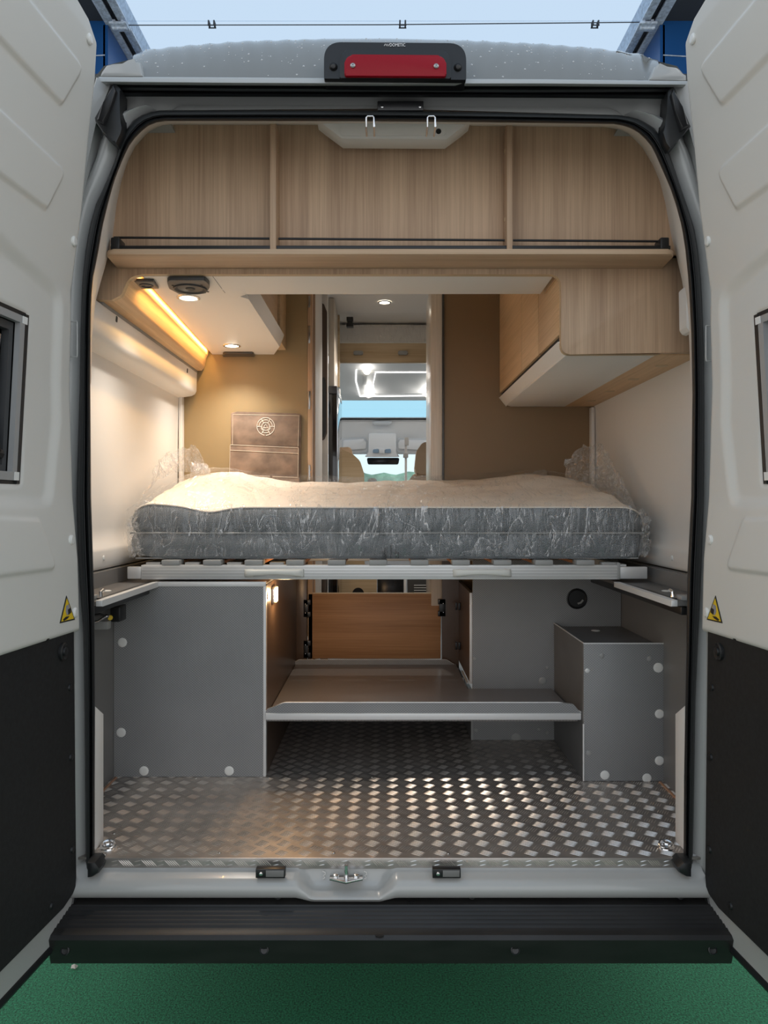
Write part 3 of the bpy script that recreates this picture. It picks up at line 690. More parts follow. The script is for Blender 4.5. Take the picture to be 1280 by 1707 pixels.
# hinge-side edge cap: rubber lip along the hinge edge
for side in (-1, 1):
    d = root('door_1' if side < 0 else 'door_2', ('open rear van door with pale grey trim and window, beside the power socket shelf end' if side < 0 else 'open rear van door with pale grey trim and window, on the tall oak cabinet side'), None, (X0+side*0.8, Yd(1.9), 0.45), None, 'structure')
    made = []
    for name, me, m, par, smooth, label in door_parts:
        if side > 0:
            me = me.copy(); me.transform(Matrix.Scale(-1, 4, Vector((1, 0, 0)))); me.flip_normals()
        else: me = me.copy()
        me.materials.clear()
        me.transform(Matrix.Translation((X0, 0, 0)))
        made.append(obj(name, me, m, made[par] if par >= 0 else d, smooth))
        if label: made[-1]['label'] = label

# ------------------------------------------------------------------ interior shell
ZF = 0.586
fl = root('floor', 'aluminium tread plate floor of the van', None, (X0, 0.6, ZF), None, 'structure')
box('tread_plate', 'plate', (-0.96, Yd(1.935), ZF-0.006), (0.99, Yd(3.35), ZF), fl, 0)
box('front_flange', 'plate', (W(157, 0, 1.932).x, Yd(1.930), ZF-0.028), (W(1138, 0, 1.932).x, Yd(1.937), ZF+0.0005), fl, 0.002)
def add_bar(bm, c, d, n, L, w, h):
    "one raised tear-shaped bar of the tread pattern: c centre, d along, n out of the plate"
    s = d.cross(n); k = bm.verts.new
    e0, e1 = k(c-d*L/2), k(c+d*L/2); a0, a1 = k(c-d*L/5-s*w/2), k(c+d*L/5-s*w/2); b0, b1 = k(c-d*L/5+s*w/2), k(c+d*L/5+s*w/2)
    t0, t1 = k(c-d*L/4+n*h), k(c+d*L/4+n*h)
    for q in ((e0, a0, t0), (a0, a1, t1, t0), (a1, e1, t1), (e1, b1, t1), (b1, b0, t0, t1), (b0, e0, t0)): bm.faces.new(q)
bm = bmesh.new(); p = 0.0592; ang = math.radians(-32); up = Vector((0, 0, 1))
dA = Vector((math.cos(ang), math.sin(ang), 0)); dB = Vector((-dA.y, dA.x, 0))
for i in range(-18, 18):
    for j in range(0, 24):
        for q, (d, sd) in enumerate(((dA, dB), (dB, dA))):
            c = Vector((X0+0.01+(i+0.5*q)*p, Yd(1.955)+(j+0.5*q)*p, ZF))
            if c.y > Yd(3.34) or abs(c.x-X0) > 0.95: continue
            for k in range(-2, 3):
                cc = c+sd*(k*0.0068)
                if cc.y < Yd(1.945): continue
                add_bar(bm, cc, d, up, 0.034, 0.0034, 0.0014)
t = fin(bm, 'tread_bars', 'plate_bar', fl, 60); t['kind'] = 'stuff'
bm = bmesh.new(); nY = Vector((0, -1, 0))
for i in range(-34, 34):
    x = X0+i*0.0296
    if not (W(160, 0, 1.93).x < x-0.02 and x+0.02 < W(1136, 0, 1.93).x): continue
    d = Vector((0.72, 0, -0.69)) if i % 2 else Vector((0.9, 0, 0.2))
    for k in range(-2, 3):
        if i % 2: add_bar(bm, Vector((x+k*0.0058, Yd(1.930), ZF-0.013)), d, nY, 0.026, 0.0022, 0.0012)
        elif k in (-1, 1): add_bar(bm, Vector((x, Yd(1.930), ZF-0.013+k*0.005)), d, nY, 0.02, 0.003, 0.0012)
t = fin(bm, 'flange_bars', 'plate_bar', fl, 60); t['kind'] = 'stuff'
for px, py in ((366, 1422), (556, 1422), (747, 1423), (198, 1414), (190, 1390), (326, 1298), (447, 1297), (620, 1296), (175, 1425)):
    D = (EYE-ZF)*F/(py-CY); c = W(px, py, D); button('floor_screw', 'screw_steel', Vector((c.x, c.y, ZF)), (0, 0, 1), 0.0042, 0.003, fl, 10)
for px, py in ((180, 1413), (1110, 1413)):   # lashing eyes
    D = (EYE-ZF)*F/(py-CY); c = W(px, py, D); c.z = ZF
    e = lathe('lashing_eye', 'chrome', c, (0, 0, 1), ((0, 0), (0.022, 0), (0.021, 0.004), (0.013, 0.006), (0.012, 0.003), (0, 0.003)), None, 22)
    tag(e, ('chrome lashing eye near the socket-side door seal' if px < 600 else 'chrome lashing eye below the stepped grey box'), 'lashing eye', 'lashing eyes in the floor corners')
    r = [c+Vector((0.017*math.cos(a), 0.014*math.sin(a), 0.008+0.006*math.sin(a))) for a in np.linspace(0, 2*math.pi, 15)]
    bmr = bmesh.new(); add_tube(bmr, r, 0.0032, 8, False); fin(bmr, 'eye_ring', 'chrome', e)

for x_, d0_, d1_ in ((-0.893, 2.05, 2.50), (0.905, 2.05, 2.46)):
    box('edge_strip', 'copper', (x_-0.004, Yd(d0_), ZF), (x_+0.004, Yd(d1_), ZF+0.004), fl, 0.001)
XL, XR = -0.905, 0.930
def wall(side):
    "white side lining with its lower roll and, on the socket side, the ledge under the curved panel"
    x = XL-0.02 if side < 0 else XR+0.02; s = -side
    r = root('wall_left' if side < 0 else 'wall_right', 'cream plastic side lining inside the van', None, (x, 0.9, 1.28), None, 'structure')
    prof = [(-0.012, 1.285), (0.016, 1.290), (0.020, 1.300), (0.020, 1.345), (0.016, 1.358), (0.0, 1.372), (-0.004, 1.42), (-0.006, 1.6), (-0.004, 1.8), (0.0, 1.97), (0.0, 2.64)]
    grid('side_lining', 'wall_cream', [[Vector((x+s*a, Yd(D), z)) for a, z in prof] for D in (1.99, 2.3, 2.8, 3.1, 3.40)], r, smooth=60)
    box('corner_bead', 'wall_cream', (x+s*0.0, Yd(3.375), 1.33), (x+s*0.016, Yd(3.415), 1.99 if side < 0 else 1.94), r, 0.004)
    for D, z in ((2.42, 1.325),): button('lining_clip', 'clip_white', (x+s*0.020, Yd(D), z), (s, 0, 0), 0.008, 0.004, r, 14)
    # grey liner below the bed ledge
    xl = XL if side < 0 else XR-0.01
    box('lower_liner', 'liner_grey', (xl-0.02*s, Yd(1.985), ZF), (xl, Yd(2.92), 1.285), r, 0)
    return r
wl = wall(-1); wr = wall(1)
led_prof = [(-0.925, 2.10), (-0.850, 2.10), (-0.844, 2.094), (-0.846, 2.012), (-0.853, 1.998), (-0.868, 1.990), (-0.925, 1.982)]
lg = grid('wall_ledge', 'wall_cream', [[Vector((x, Yd(D), z)) for x, z in led_prof] for D in (2.03, 2.4, 2.8, 3.2, 3.385)], wl, smooth=50, caps=True)
for px, py, D in ((194, 532, 2.36), (312, 618, 3.22)):
    c = W(px, py, 1); D = 0.845/((CX-px)/F); c = W(px, py, D)
    prism('fixing_slot', 'dark_void', [Vector((-0.8455, c.y+a, c.z+b)) for a, b in rpoly([(-0.010, -0.010), (0.006, -0.010), (0.010, 0.010), (-0.006, 0.010)], 0.005, 4)], (0.0015, 0, 0), wl)
# plastic reveal between the door seal and the cupboard fronts
rL = [(152,640),(153,575),(156,530),(160,500),(168,470),(178,435),(187,400),(194.5,340),(202,303),(212,271),(225,245),(246,221),(267,211),(289,208)]
rR = [(1151,640),(1149,575),(1146,530),(1142,500),(1136,465),(1128,430),(1119,395),(1109,340),(1100,303),(1088,275),(1070,245),(1050,225),(1030,216),(1008,212)]
iL = [(150.6,640),(151.2,580),(152,530),(153,496),(156,460),(164,419),(171,377),(180,340),(190,303),(201,274),(214,245),(228,226),(246,210),(267,202)]
iR = [(1154,640),(1153,580),(1151,530),(1149,496),(1147,464),(1142,415),(1136,377),(1126,340),(1116,311),(1102,279),(1088,247),(1070,225),(1052,214),(1030,207)]
RI = resample(loop(iL, iR, -2), 200); RO = resample(loop(rL, rR, -1), 200)
tr = grid('trim_1', 'wall_cream', [ringpts(RI, 1.955), ringpts(lerp2(RI, RO, 0.06), 1.965), ringpts(lerp2(RI, RO, 0.5), 2.06), ringpts(RO, 2.185)], None, smooth=60)
tag(tr, 'cream plastic reveal trim between the door seal and the oak cupboards', None, None, 'structure')
for s, pix in ((-1, [(158, 1176), (173, 1190), (173, 1405), (158, 1428)]), (1, [(1141, 1176), (1125, 1190), (1124, 1392), (1139, 1415)])):
    pts = [W(pix[0][0], pix[0][1], 1.965), W(pix[1][0], pix[1][1], 2.03), Vector((W(pix[1][0], 0, 2.03).x, Yd(2.03), ZF+0.001)), Vector((W(pix[0][0], 0, 1.965).x, Yd(1.965), ZF+0.001))]
    q = prism('corner_post', 'post_white', pts, (s*0.07, 0.0, 0), None, 0.003)
    tag(q, ('white corner post below the cable latch, at the socket side' if s < 0 else 'white corner post beside the stepped grey box'), 'trim post', 'white corner posts')

# ------------------------------------------------------------------ overhead shelf across the rear
sh = root('overhead_shelf', 'oak open shelf with three bays across the top of the doorway', 'shelf', (X0, 0.25, 2.18))
DB, DS, DFA = 2.185, 2.105, 2.235
def back_panel(pix): return prismP('back_panel', 'oak_v', pix, DB, 0.012, sh)
back_panel([(150, 424), (452, 424), (452, 190), (300, 190), (236, 205), (190, 260), (165, 360)])
back_panel([(453, 424), (846, 424), (846, 190), (453, 190)])
back_panel([(847, 424), (1150, 424), (1128, 340), (1105, 250), (1060, 200), (1000, 190), (847, 190)])
for x0, x1 in ((450, 460), (845, 854)):
    a = W(x0, 204, 2.112); b = W(x1, 418, 2.112)
    dv = box('divider', 'oak_v', a, Vector((b.x, Yd(DB), b.z)), sh, 0.001)
    xs = b.x if x0 < 600 else a.x; sg = 1 if x0 < 600 else -1
    for py in (252, 366): button('cover_cap', 'oak_pale', Vector((xs, Yd(2.15), W(0, py, 2.15).z)), (sg, 0, 0), 0.007, 0.002, dv, 14)
# shelf board with rounded ends
zb1, zb0 = W(0, 415, DS).z, W(0, 423.5, DS).z
bl_, br_ = W(175, 0, DS).x, W(1126, 0, DS).x
pl = rpoly([(bl_, Yd(DS)), (br_, Yd(DS)), (br_+0.015, Yd(DFA)+0.03), (bl_-0.015, Yd(DFA)+0.03)], [0.03, 0.03, 0, 0], 8)
prism('shelf_board', 'oak_h', [Vector((x, y, zb0)) for x, y in pl], (0, 0, zb1-zb0), sh, 0.004)
# retaining rails: upper rod and lower black channel, end blocks
for x0, x1 in ((190, 449), (464, 841), (855, 1104)):
    tube('retaining_rod', 'black_plastic', [W(x0, 396+(x0-190)*0.007, 2.14), W(x1, 396+(x1-190)*0.007, 2.14)], 0.0034, sh, 8)
box('rail_channel', 'black_plastic', W(184, 415, 2.118), Vector((W(1118, 0, 2.118).x, Yd(2.13), W(0, 409, 2.118).z)), sh, 0.002)
for x0, x1 in ((184, 199), (1101, 1116)):
    boxP('rail_end', 'black_plastic', x0, 395, x1, 415, 2.115, 0.05, sh, 0.004)
# top trim with the flap in the middle
tp = prismP('top_trim', 'panel_white', [(528, 199), (540, 208), (570, 231), (744, 232), (770, 212), (784, 201)], 2.09, 0.06, sh, 0.003)
fq = prismP('trim_flap', 'panel_white', rpoly([(567, 200), (567, 226), (742, 226), (744, 202)], 5, 4), 2.087, 0.006, tp, 0.002)
lathe('finger_hole', 'dark_void', W(731, 219, 2.0865), (0, -1, 0), ((0, -0.001), (0.0075, -0.001), (0.0075, 0.0008), (0, 0.0008)), tp, 16)
# fascia below, cut out over the doorway
fp = [(150, 440), (1152, 440), (1152, 586), (950, 590), (935, 575), (935, 476), (917, 458), (240, 457), (222, 463), (206, 479), (190, 496), (176, 500), (160, 500)]
bm = bmesh.new(); fpix = [(148, 430), (1152, 430), (1152, 588)]+rpoly([(1152, 588), (935, 591), (935, 457.5), (238, 456.5)], [0, 17, 19, 0], 8)[1:-1]+rpoly([(238, 456.5), (214, 463), (202, 492), (186, 500), (160, 500)], [0, 22, 14, 5, 0], 6)
fas = prismP('fascia', 'oak_v', fpix, DFA, 0.018, sh, 0.0015)
# light edging along the cut-out
edge = [W(x, y, DFA-0.001) for x, y in rpoly([(1100, 590.5), (935, 591), (935, 457.5), (238, 456.5), (214, 463), (202, 492), (186, 500), (160, 500)], [0, 17, 19, 4, 22, 14, 5, 0], 8)]
grid('fascia_edging', 'oak_pale', [edge, [e+Vector((0, 0.021, 0)) for e in edge]], sh, smooth=60)
button('screw_cap', 'clip_white', W(197, 442.5, DFA), (0, -1, 0), 0.0028, 0.002, sh, 10)

# ------------------------------------------------------------------ overhead cupboard on the socket side
ZU = W(0, 457, DFA).z
DW = 3.415                   # distance of the cross walls
oc = root('overhead_cupboard', 'cream overhead cupboard with downlights, speaker and glowing curved oak panel', 'cupboard', (-0.6, 0.9, ZU))
xr1 = -0.452
up = [(-0.728, Yd(DFA)+0.018), (W(925, 0, DFA).x, Yd(DFA)+0.018), (W(925, 0, DFA).x, Yd(2.445)), (-0.50, Yd(2.445)), (xr1, Yd(2.50)), (xr1, Yd(3.25)), (-0.50, Yd(DW)), (-0.782, Yd(DW))]
prism('underside_panel', 'panel_white', [Vector((x, y, ZU)) for x, y in up], (0, 0, 0.014), oc, 0.002)
# rising inner edge strip
prism('edge_trim', 'panel_white', [Vector((xr1+0.001, Yd(2.47), ZU+0.002)), Vector((xr1+0.020, Yd(2.47), ZU+0.050)), Vector((xr1+0.004, Yd(2.47), ZU+0.052)), Vector((xr1-0.010, Yd(2.47), ZU+0.016))], (0, 0.78, 0), oc, 0.002)
prism('beam_end', 'panel_white', [Vector((W(373, 0, 2.44).x, Yd(2.38), ZU-0.001)), Vector((W(414, 0, 2.44).x, Yd(2.38), ZU-0.001)), Vector((W(410, 0, 2.44).x, Yd(2.45), ZU-0.001)), Vector((W(385, 0, 2.44).x, Yd(2.50), ZU-0.001))], (0, 0, 0.03), oc, 0.004)
box('cupboard_front', 'oak_y', (xr1-0.020, Yd(2.46), ZU+0.054), (xr1-0.002, Yd(3.20), 2.62), oc, 0.001)
box('cupboard_body', 'oak_y', (-0.93, Yd(2.46), ZU+0.016), (xr1-0.032, Yd(3.40), 2.64), oc, 0.001)
box('cupboard_end', 'oak_pale', (xr1-0.030, Yd(3.22), ZU+0.02), (xr1+0.006, Yd(DW), 2.62), oc, 0.001)
tube('panel_seam', 'liner_grey', [Vector((W(352, 0, DFA).x, Yd(DFA)+0.02, ZU-0.0002)), Vector((W(375, 0, 2.43).x, Yd(2.43), ZU-0.0002))], 0.0009, oc, 4)
# curved oak panel, glowing from the strip at its top
prof0 = [W(x, y, DFA+0.004) for x, y in rpoly([(238, 456.5), (214, 463), (202, 492), (186, 500), (160, 500)], [0, 22, 14, 5, 0], 6)]
def endp(q): return Vector((-0.849+(q.x+0.858)*0.48, Yd(DW)-0.012, q.z))
cpf = [q.copy() for q in prof0[2:]]
cpf = [cpf[0]+Vector((0.010, 0, 0.035)), cpf[0]+Vector((0.004, 0, 0.012))]+cpf
rows = [[q.lerp(endp(q), t) for q in cpf] for t in np.linspace(0, 1, 8)]
cp_ = grid('curved_panel', 'oak_y', rows, oc, smooth=60)
box('panel_rail', 'cap_grey', (-0.862, Yd(DFA)+0.02, 2.097), (-0.846, Yd(DW)-0.012, 2.112), oc, 0.001)
a, b = cpf[1]+Vector((0.020, 0.03, -0.002)), endp(cpf[1])+Vector((0.018, -0.01, -0.002))
a.z = b.z = ZU+0.010
tube('led_strip', 'led', [a, b], 0.0030, oc, 6)
ld = bpy.data.lights.new('led_light', 'AREA'); ld.shape = 'RECTANGLE'; ld.size = 0.010; ld.size_y = (b-a).length*0.96; ld.energy = 3.8; ld.color = (1.0, 0.56, 0.16)
lo = bpy.data.objects.new('led_light', ld); COL.objects.link(lo); lo.parent = oc; mid = (a+b)/2+Vector((-0.004, 0, -0.005)); lo.location = mid-oc.location
lo.rotation_euler = (0, math.radians(35), math.atan2(-(b-a).x, (b-a).y))
def downlight(px, py, Z, label, power, rr=0.036, spot=True):
    D = (Z-EYE)*F/(CY-py); c = W(px, py, D); c.z = Z
    r = root('downlight', label, 'downlight', c, 'round ceiling downlights')
    lathe('bezel', 'bezel', c, (0, 0, -1), ((rr*0.78, 0.001), (rr*0.80, 0.004), (rr*0.95, 0.005), (rr*1.06, 0.003), (rr*1.08, -0.001)), r, 28)
    lathe('lamp_lens', 'lamp_glow', c, (0, 0, -1), ((0, 0.0025), (rr*0.5, 0.0025), (rr*0.80, 0.001)), r, 28)
    l = bpy.data.lights.new('downlight', 'SPOT'); l.energy = power; l.color = (1.0, 0.92, 0.82); l.spot_size = math.radians(122); l.spot_blend = 1.0; l.shadow_soft_size = rr*0.7
    o = bpy.data.objects.new('lamp_light', l); COL.objects.link(o); o.parent = r; o.location = (0, 0, -0.012)
    return r
downlight(314, 496, ZU, 'lit round downlight next to the oval loudspeaker', 17)
downlight(386.5, 576, ZU, 'lit round downlight beside the dark vent at the cross wall', 20)
def on_under(px, py, Z=None):
    Z = Z or ZU; D = (Z-EYE)*F/(CY-py); c = W(px, py, D); c.z = Z; return c
# power socket
pts = [on_under(x, y) for x, y in ((222, 463.5), (256, 464.5), (264.5, 476.5), (233, 477))]
bm = bmesh.new(); add_prism(bm, pts, (0, 0, -0.010), 0.002); so = fin(bm, 'power_socket', 'socket')
tag(so, 'dark twin power socket set in the cream cupboard underside', 'socket')
c = sum((Vector(p) for p in pts), Vector())/4
lathe('socket_face', 'speaker_grey', c+Vector((0, 0, -0.010)), (0, 0, -1), ((0.022, 0), (0.020, 0.003), (0.016, 0.003), (0.015, 0.0005), (0, 0.0005)), so, 22)
for dx in (-0.007, 0.007): lathe('contact_hole', 'dark_void', c+Vector((dx, 0, -0.0105)), (0, 0, -1), ((0, 0.0004), (0.003, 0.0004)), so, 10)
# loudspeaker
pts2 = rpoly([(277, 459.5), (341, 459.5), (351, 470), (342, 483), (300, 483.5), (282, 474)], 6, 4)
pts = [on_under(x, y) for x, y in pts2]
bm = bmesh.new(); add_prism(bm, pts, (0, 0, -0.014), 0.004); sp_ = fin(bm, 'loudspeaker', 'speaker_grey')
tag(sp_, 'dark oval-cornered loudspeaker in the cream cupboard underside', 'speaker')
c = sum((Vector(p) for p in pts), Vector())/len(pts)+Vector((0, 0.01, -0.014))
lathe('cone', 'speaker_cone', c, (0, 0, -1), ((0.052, 0), (0.050, 0.004), (0.046, 0.004), (0.043, 0.001), (0.02, -0.004), (0.012, 0.003), (0, 0.004)), sp_, 30)
for a in (0.7, 2.4, 3.9, 5.5): button('speaker_screw', 'black_plastic', c+Vector((0.062*math.cos(a), 0.050*math.sin(a), 0)), (0, 0, -1), 0.004, 0.002, sp_, 10)
# vent
pts = [on_under(x, y) for x, y in rpoly([(370, 586), (422, 586), (426, 595), (374, 595.5)], 3, 4)]
bm = bmesh.new(); add_prism(bm, pts, (0, 0, -0.010), 0.003); ve = fin(bm, 'air_vent', 'socket')
tag(ve, 'flat dark vent panel behind the downlight at the cross wall', 'vent')
for k in range(5):
    y = pts[0].y+0.03+k*0.016
    box('vent_slot', 'dark_void', (-0.62+k*0.001, y, ZU-0.0108), (-0.545, y+0.006, ZU-0.0096), ve, 0)

# ------------------------------------------------------------------ overhead cupboard above the box side
ZR = W(0, 590, DFA).z; XI = 0.526
rc = root('overhead_cupboard', 'oak overhead cupboard with flap doors and cream underside', 'cupboard', (0.7, 0.9, ZR))
xw = W(1097, 0, DFA).x
prism('underside_panel', 'panel_white', [Vector((XI+0.022, Yd(DFA)+0.018, ZR)), Vector((xw, Yd(DFA)+0.018, ZR)), Vector((xw+0.005, Yd(DW)-0.004, ZR)), Vector((XI+0.05, Yd(DW)-0.004, ZR)), Vector((XI+0.022, Yd(DW)-0.05, ZR))], (0, 0, 0.014), rc, 0.001)
prism('edge_trim', 'panel_white', [Vector((XI+0.028, Yd(DFA)+0.018, ZR)), Vector((XI-0.004, Yd(DFA)+0.018, ZR+0.040)), Vector((XI+0.012, Yd(DFA)+0.018, ZR+0.044)), Vector((XI+0.04, Yd(DFA)+0.018, ZR+0.016))], (0, DW-DFA-0.024, 0), rc, 0.002)
box('shadow_gap', 'dark_void', (XI+0.010, Yd(DFA)+0.018, ZR+0.042), (XI+0.02, Yd(DW)-0.004, ZR+0.062), rc, 0)
for d0, d1 in ((2.255, 2.552), (2.560, 3.41)):
    box('flap_door', 'oak_y', (XI, Yd(d0), ZR+0.062), (XI+0.018, Yd(d1), 2.64), rc, 0.0015)
box('pale_line', 'oak_pale', (XI-0.0006, Yd(2.86), ZR+0.064), (XI+0.002, Yd(2.863), 2.63), rc, 0)  # thin pale upright line on the flap door
box('cupboard_body', 'brown_board', (XI+0.02, Yd(DFA)+0.019, ZR+0.064), (0.93, Yd(DW)-0.004, 2.64), rc, 0)
ws = prism('wall_strip', 'oak_y', [Vector((xw, Yd(DFA)+0.018, ZR)), Vector((0.955, Yd(DFA)+0.018, ZR)), Vector((0.955, Yd(DW)-0.004, ZR)), Vector((xw+0.005, Yd(DW)-0.004, ZR))], (0, 0, 0.012), rc)
for px, py in ((1103, 610), (1056, 632), (1016, 652), (985, 668)):
    c = on_under(px, py, ZR); lathe('cover_cap', 'oak_pale', c, (0, 0, -1), ((0.020, 0), (0.019, 0.0015), (0, 0.0018)), ws, 20)
box('beam_cheek', 'oak_y', (XI-0.004, Yd(DFA)+0.018, ZU), (XI+0.0, Yd(2.445), 2.6), rc, 0)
# dark rubber notch and white cap by the seal
nt = prismP('belt_cover', 'wall_cream', rpoly([(1143, 478), (1152, 470), (1156, 555), (1149, 552), (1144, 545)], 2, 3), 2.10, 0.05, None, 0.004)
tag(nt, 'small cream plastic cover between seal and oak cupboard end', 'cover')

# ------------------------------------------------------------------ cross walls either side of the passage
def crosswall(name, m, px0, px1, label):
    q = box(name, m, (W(px0, 0, DW).x, Yd(DW), 0.9), (W(px1, 0, DW).x, Yd(DW)+0.03, 2.66), None, 0)
    tag(q, label, None, None, 'structure'); return q
crosswall('wall_washroom', 'olive_wall', 285, 512.5, 'olive brown cross wall carrying the suede organiser')
crosswall('wall_kitchen', 'brown_wall', 740, 1003, 'brown cross wall below the oak overhead cupboard')
# suede organiser
og = root('wall_organiser', 'brown suede pocket organiser with stitched wheel emblem', 'organiser', W(443, 806, DW-0.02))
D = DW-0.016
prismP('backing', 'suede', rpoly([(384.5, 806), (385, 688), (396, 686), (494, 689), (502, 691), (500.5, 806)], 3, 3), D, 0.014, og, 0.002)
prismP('flap', 'suede', rpoly([(387, 742), (387, 690), (500, 692), (498, 747)], 2, 3), D-0.006, 0.007, og, 0.003)
prismP('pocket', 'suede', rpoly([(383, 803), (383.5, 741), (499, 746.5), (498, 804)], 2, 3), D-0.011, 0.008, og, 0.003)
for x0, x1 in ((383, 451), (453, 499)):
    prismP('pocket', 'suede', rpoly([(x0, 830), (x0, 789+(x0-383)*0.05), (x1, 790+(x1-383)*0.05), (x1, 830)], 2, 3), D-0.018, 0.008, og, 0.003)
def stitch(pix, dd): tube('stitching', 'stitch', [W(x, y, D-dd) for x, y in pix], 0.0012, og, 5)
stitch([(387.5, 741), (388, 691), (498.5, 693), (497, 744)], 0.0065)
stitch([(384, 741.5), (497.5, 746.5)], 0.0118); stitch([(384, 750.5), (497.5, 756)], 0.0118)
stitch([(383.5, 742), (382.5, 790)], 0.0118); stitch([(497.5, 747), (496.5, 795)], 0.0118); stitch([(385.5, 790.5), (449.5, 794)], 0.0186); stitch([(454.5, 794.5), (496.5, 796)], 0.0186)
c = W(443, 711, D-0.0068); k = D/F; bm = bmesh.new()
def arc(r, a0, a1, n=18, w=0.9): add_tube(bm, [c+Vector((r*k*math.cos(math.radians(a0+(a1-a0)*i/n)), 0, r*k*math.sin(math.radians(a0+(a1-a0)*i/n)))) for i in range(n+1)], w*k*0.55, 5)
arc(14.6, 25, 155); arc(14.6, 160, 262); arc(14.6, 270, 385)
arc(11, 70, 175); arc(11, 5, 55); arc(10.5, 235, 305); arc(6.5, 0, 360, 24); arc(8, 190, 230); arc(8, 310, 350)
for a in (60, 120, 180, 0, 240, 300):
    add_tube(bm, [c+Vector((r*k*math.cos(math.radians(a)), 0, r*k*math.sin(math.radians(a)))) for r in (6.5, 14.6)], 0.5*k, 5)
add_tube(bm, [c+Vector((k*x, 0, k*z)) for x, z in ((-3.6, -2.2), (0, 4), (3.6, -2.2), (-3.6, -2.2))], 0.6*k, 5)
fin(bm, 'emblem', 'emblem', og)

# ------------------------------------------------------------------ bed: frame, slats, mattress, wrap
ZB1, ZB0 = W(0, 942, 2.505).z, W(0, 966, 2.505).z
bf = root('slatted_bed', 'aluminium pull-out bed frame with grips and slats', 'bed frame', (0, 0.8, ZB0))
bm = bmesh.new(); add_box(bm, W(235, 942, 2.505), Vector((W(1033, 0, 2.505).x, Yd(2.535), ZB0)), 0.002)
br = fin(bm, 'front_rail', 'alu', bf)
for i in range(4):
    z = ZB0+0.008+i*0.010; box('rail_groove', 'cap_grey', (W(237, 0, 2.505).x, Yd(2.5043), z), (W(1031, 0, 2.505).x, Yd(2.507), z+0.0012), br, 0)
for x0, x1 in ((212, 235), (1033, 1079)): boxP('rail_extension', 'alu', x0, 945, x1, 965, 2.510, 0.022, bf, 0.002)
boxP('rail_end_cap', 'cap_grey', 1029, 938, 1034, 966, 2.503, 0.035, bf, 0.002)
for x0, x1 in ((408, 507), (755, 852)):
    n = 22; rows = []
    for i in range(n+1):
        u = i/n; px = x0+(x1-x0)*u; e = math.sin(math.pi*u)**0.28; o = 0.022*e
        cc = W(px, 955-2*math.sin(math.pi*u), 2.505); hz = 0.013*(0.72+0.28*abs(2*u-1)**2); hy = 0.006
        rows.append([cc+Vector((0, -o+hy*math.cos(a), hz*math.sin(a))) for a in np.linspace(0, 2*math.pi, 12, endpoint=False)])
    gr = grid('grip', 'grip', rows, bf, cu=True, smooth=60, caps=True)
    for x in (x0+3, x1-13): boxP('grip_foot', 'grip', x, 949, x+11, 962, 2.492, 0.014, gr, 0.003)
for i in range(11):
    px = 284+i*69.2
    c0 = W(px-15, 933.5, 2.50); c1 = W(px+15, 942, 2.50)
    sl = box('slat', 'slat_wood', (c0.x+0.002, Yd(2.52), ZB1+0.002), (c1.x-0.002, Yd(3.38), ZB1+0.012), bf, 0.001)
    cap = box('slat_cap', 'cap_grey', (c0.x, Yd(2.498), ZB1), (c1.x, Yd(2.56), ZB1+0.017), sl, 0.003)
for px in (255, 320, 390, 461, 1015):   # second row of low caps showing between
    boxP('slat_holder', 'cap_grey', px-12, 937.5, px+12, 943, 2.525, 0.04, bf, 0.002)
box('rear_rail', 'alu', (-0.80, Yd(3.36), ZB0), (0.83, Yd(3.39), ZB1), bf, 0.002)
for x in (-0.79, 0.79): box('side_rail', 'alu', (x, Yd(2.536), ZB0), (x+0.03, Yd(3.36), ZB1), bf, 0.002)

ml, mr = W(213, 0, 2.52).x, W(1077, 0, 2.52).x; MW = mr-ml; MD0, MD1 = 2.525, 3.385
zb_ = ZB1+0.019
def mat_top(u, v):
    "height of the mattress top: u across 0..1, v from the door 0..1"
    z = EYE-0.003+0.118*(v**0.85)
    z += 0.058*math.exp(-((u-0.11)/0.085)**2)*math.exp(-((v-0.62)/0.38)**2)+0.040*math.exp(-((u-0.86)/0.10)**2)*math.exp(-((v-0.7)/0.35)**2)+0.008*math.exp(-((u-0.72)/0.05)**2)*v-0.006*math.exp(-((u-0.45)/0.10)**2)*v
    z += 0.010*math.exp(-((u-0.03)/0.05)**2)*(1-v) - 0.018*math.exp(-((u-0.15)/0.04)**2)*math.exp(-(v/0.10)**2)
    z -= 0.02*max(0, (abs(u-0.5)-0.46)/0.04)**2
    return z
ma = root('mattress', 'grey and cream mattress in a clear plastic bag on the slats', 'mattress', (ml+MW/2, Yd(2.9), zb_))
NU = 90
def mx(u, inset): return ml+inset+(MW-2*inset)*u
def band(name, zlo, zhi, m, bulge):
    "grey side band round the mattress, softly bulging"
    rows = []
    for k in range(9):
        t = k/8; bl = bulge*math.sin(math.pi*t)**0.7
        pts = []
        for u in np.linspace(0, 1, NU):
            wv = 0.003*mnoise.noise(Vector((u*14, t*2, 3.0)))
            z = zlo(u)+(zhi(u)-zlo(u))*t
            cor = 0.03*max(0, (abs(u-0.5)-0.47)/0.03)**2
            pts.append(Vector((mx(u, 0.012-bl), Yd(MD0)+0.012-bl+wv+cor, z)))
        right = [Vector((mr-0.012+bl, Yd(MD0)+0.03+y, zlo(1)+(zhi(1)-zlo(1))*t+(mat_top(1, y/0.84)-mat_top(1, 0))*t*(1 if hi_top else 0))) for y in np.linspace(0.03, 0.80, 10)]
        left = [Vector((ml+0.012-bl, Yd(MD0)+0.03+y, zlo(0)+(zhi(0)-zlo(0))*t+(mat_top(0, y/0.84)-mat_top(0, 0))*t*(1 if hi_top else 0))) for y in np.linspace(0.80, 0.03, 10)]
        rows.append(left+pts+right)
    return grid(name, m, rows, ma, smooth=70)
zm = lambda u: 1.4045+0.0025*math.sin(u*60)*0+0.002*mnoise.noise(Vector((u*9, 0, 3)))
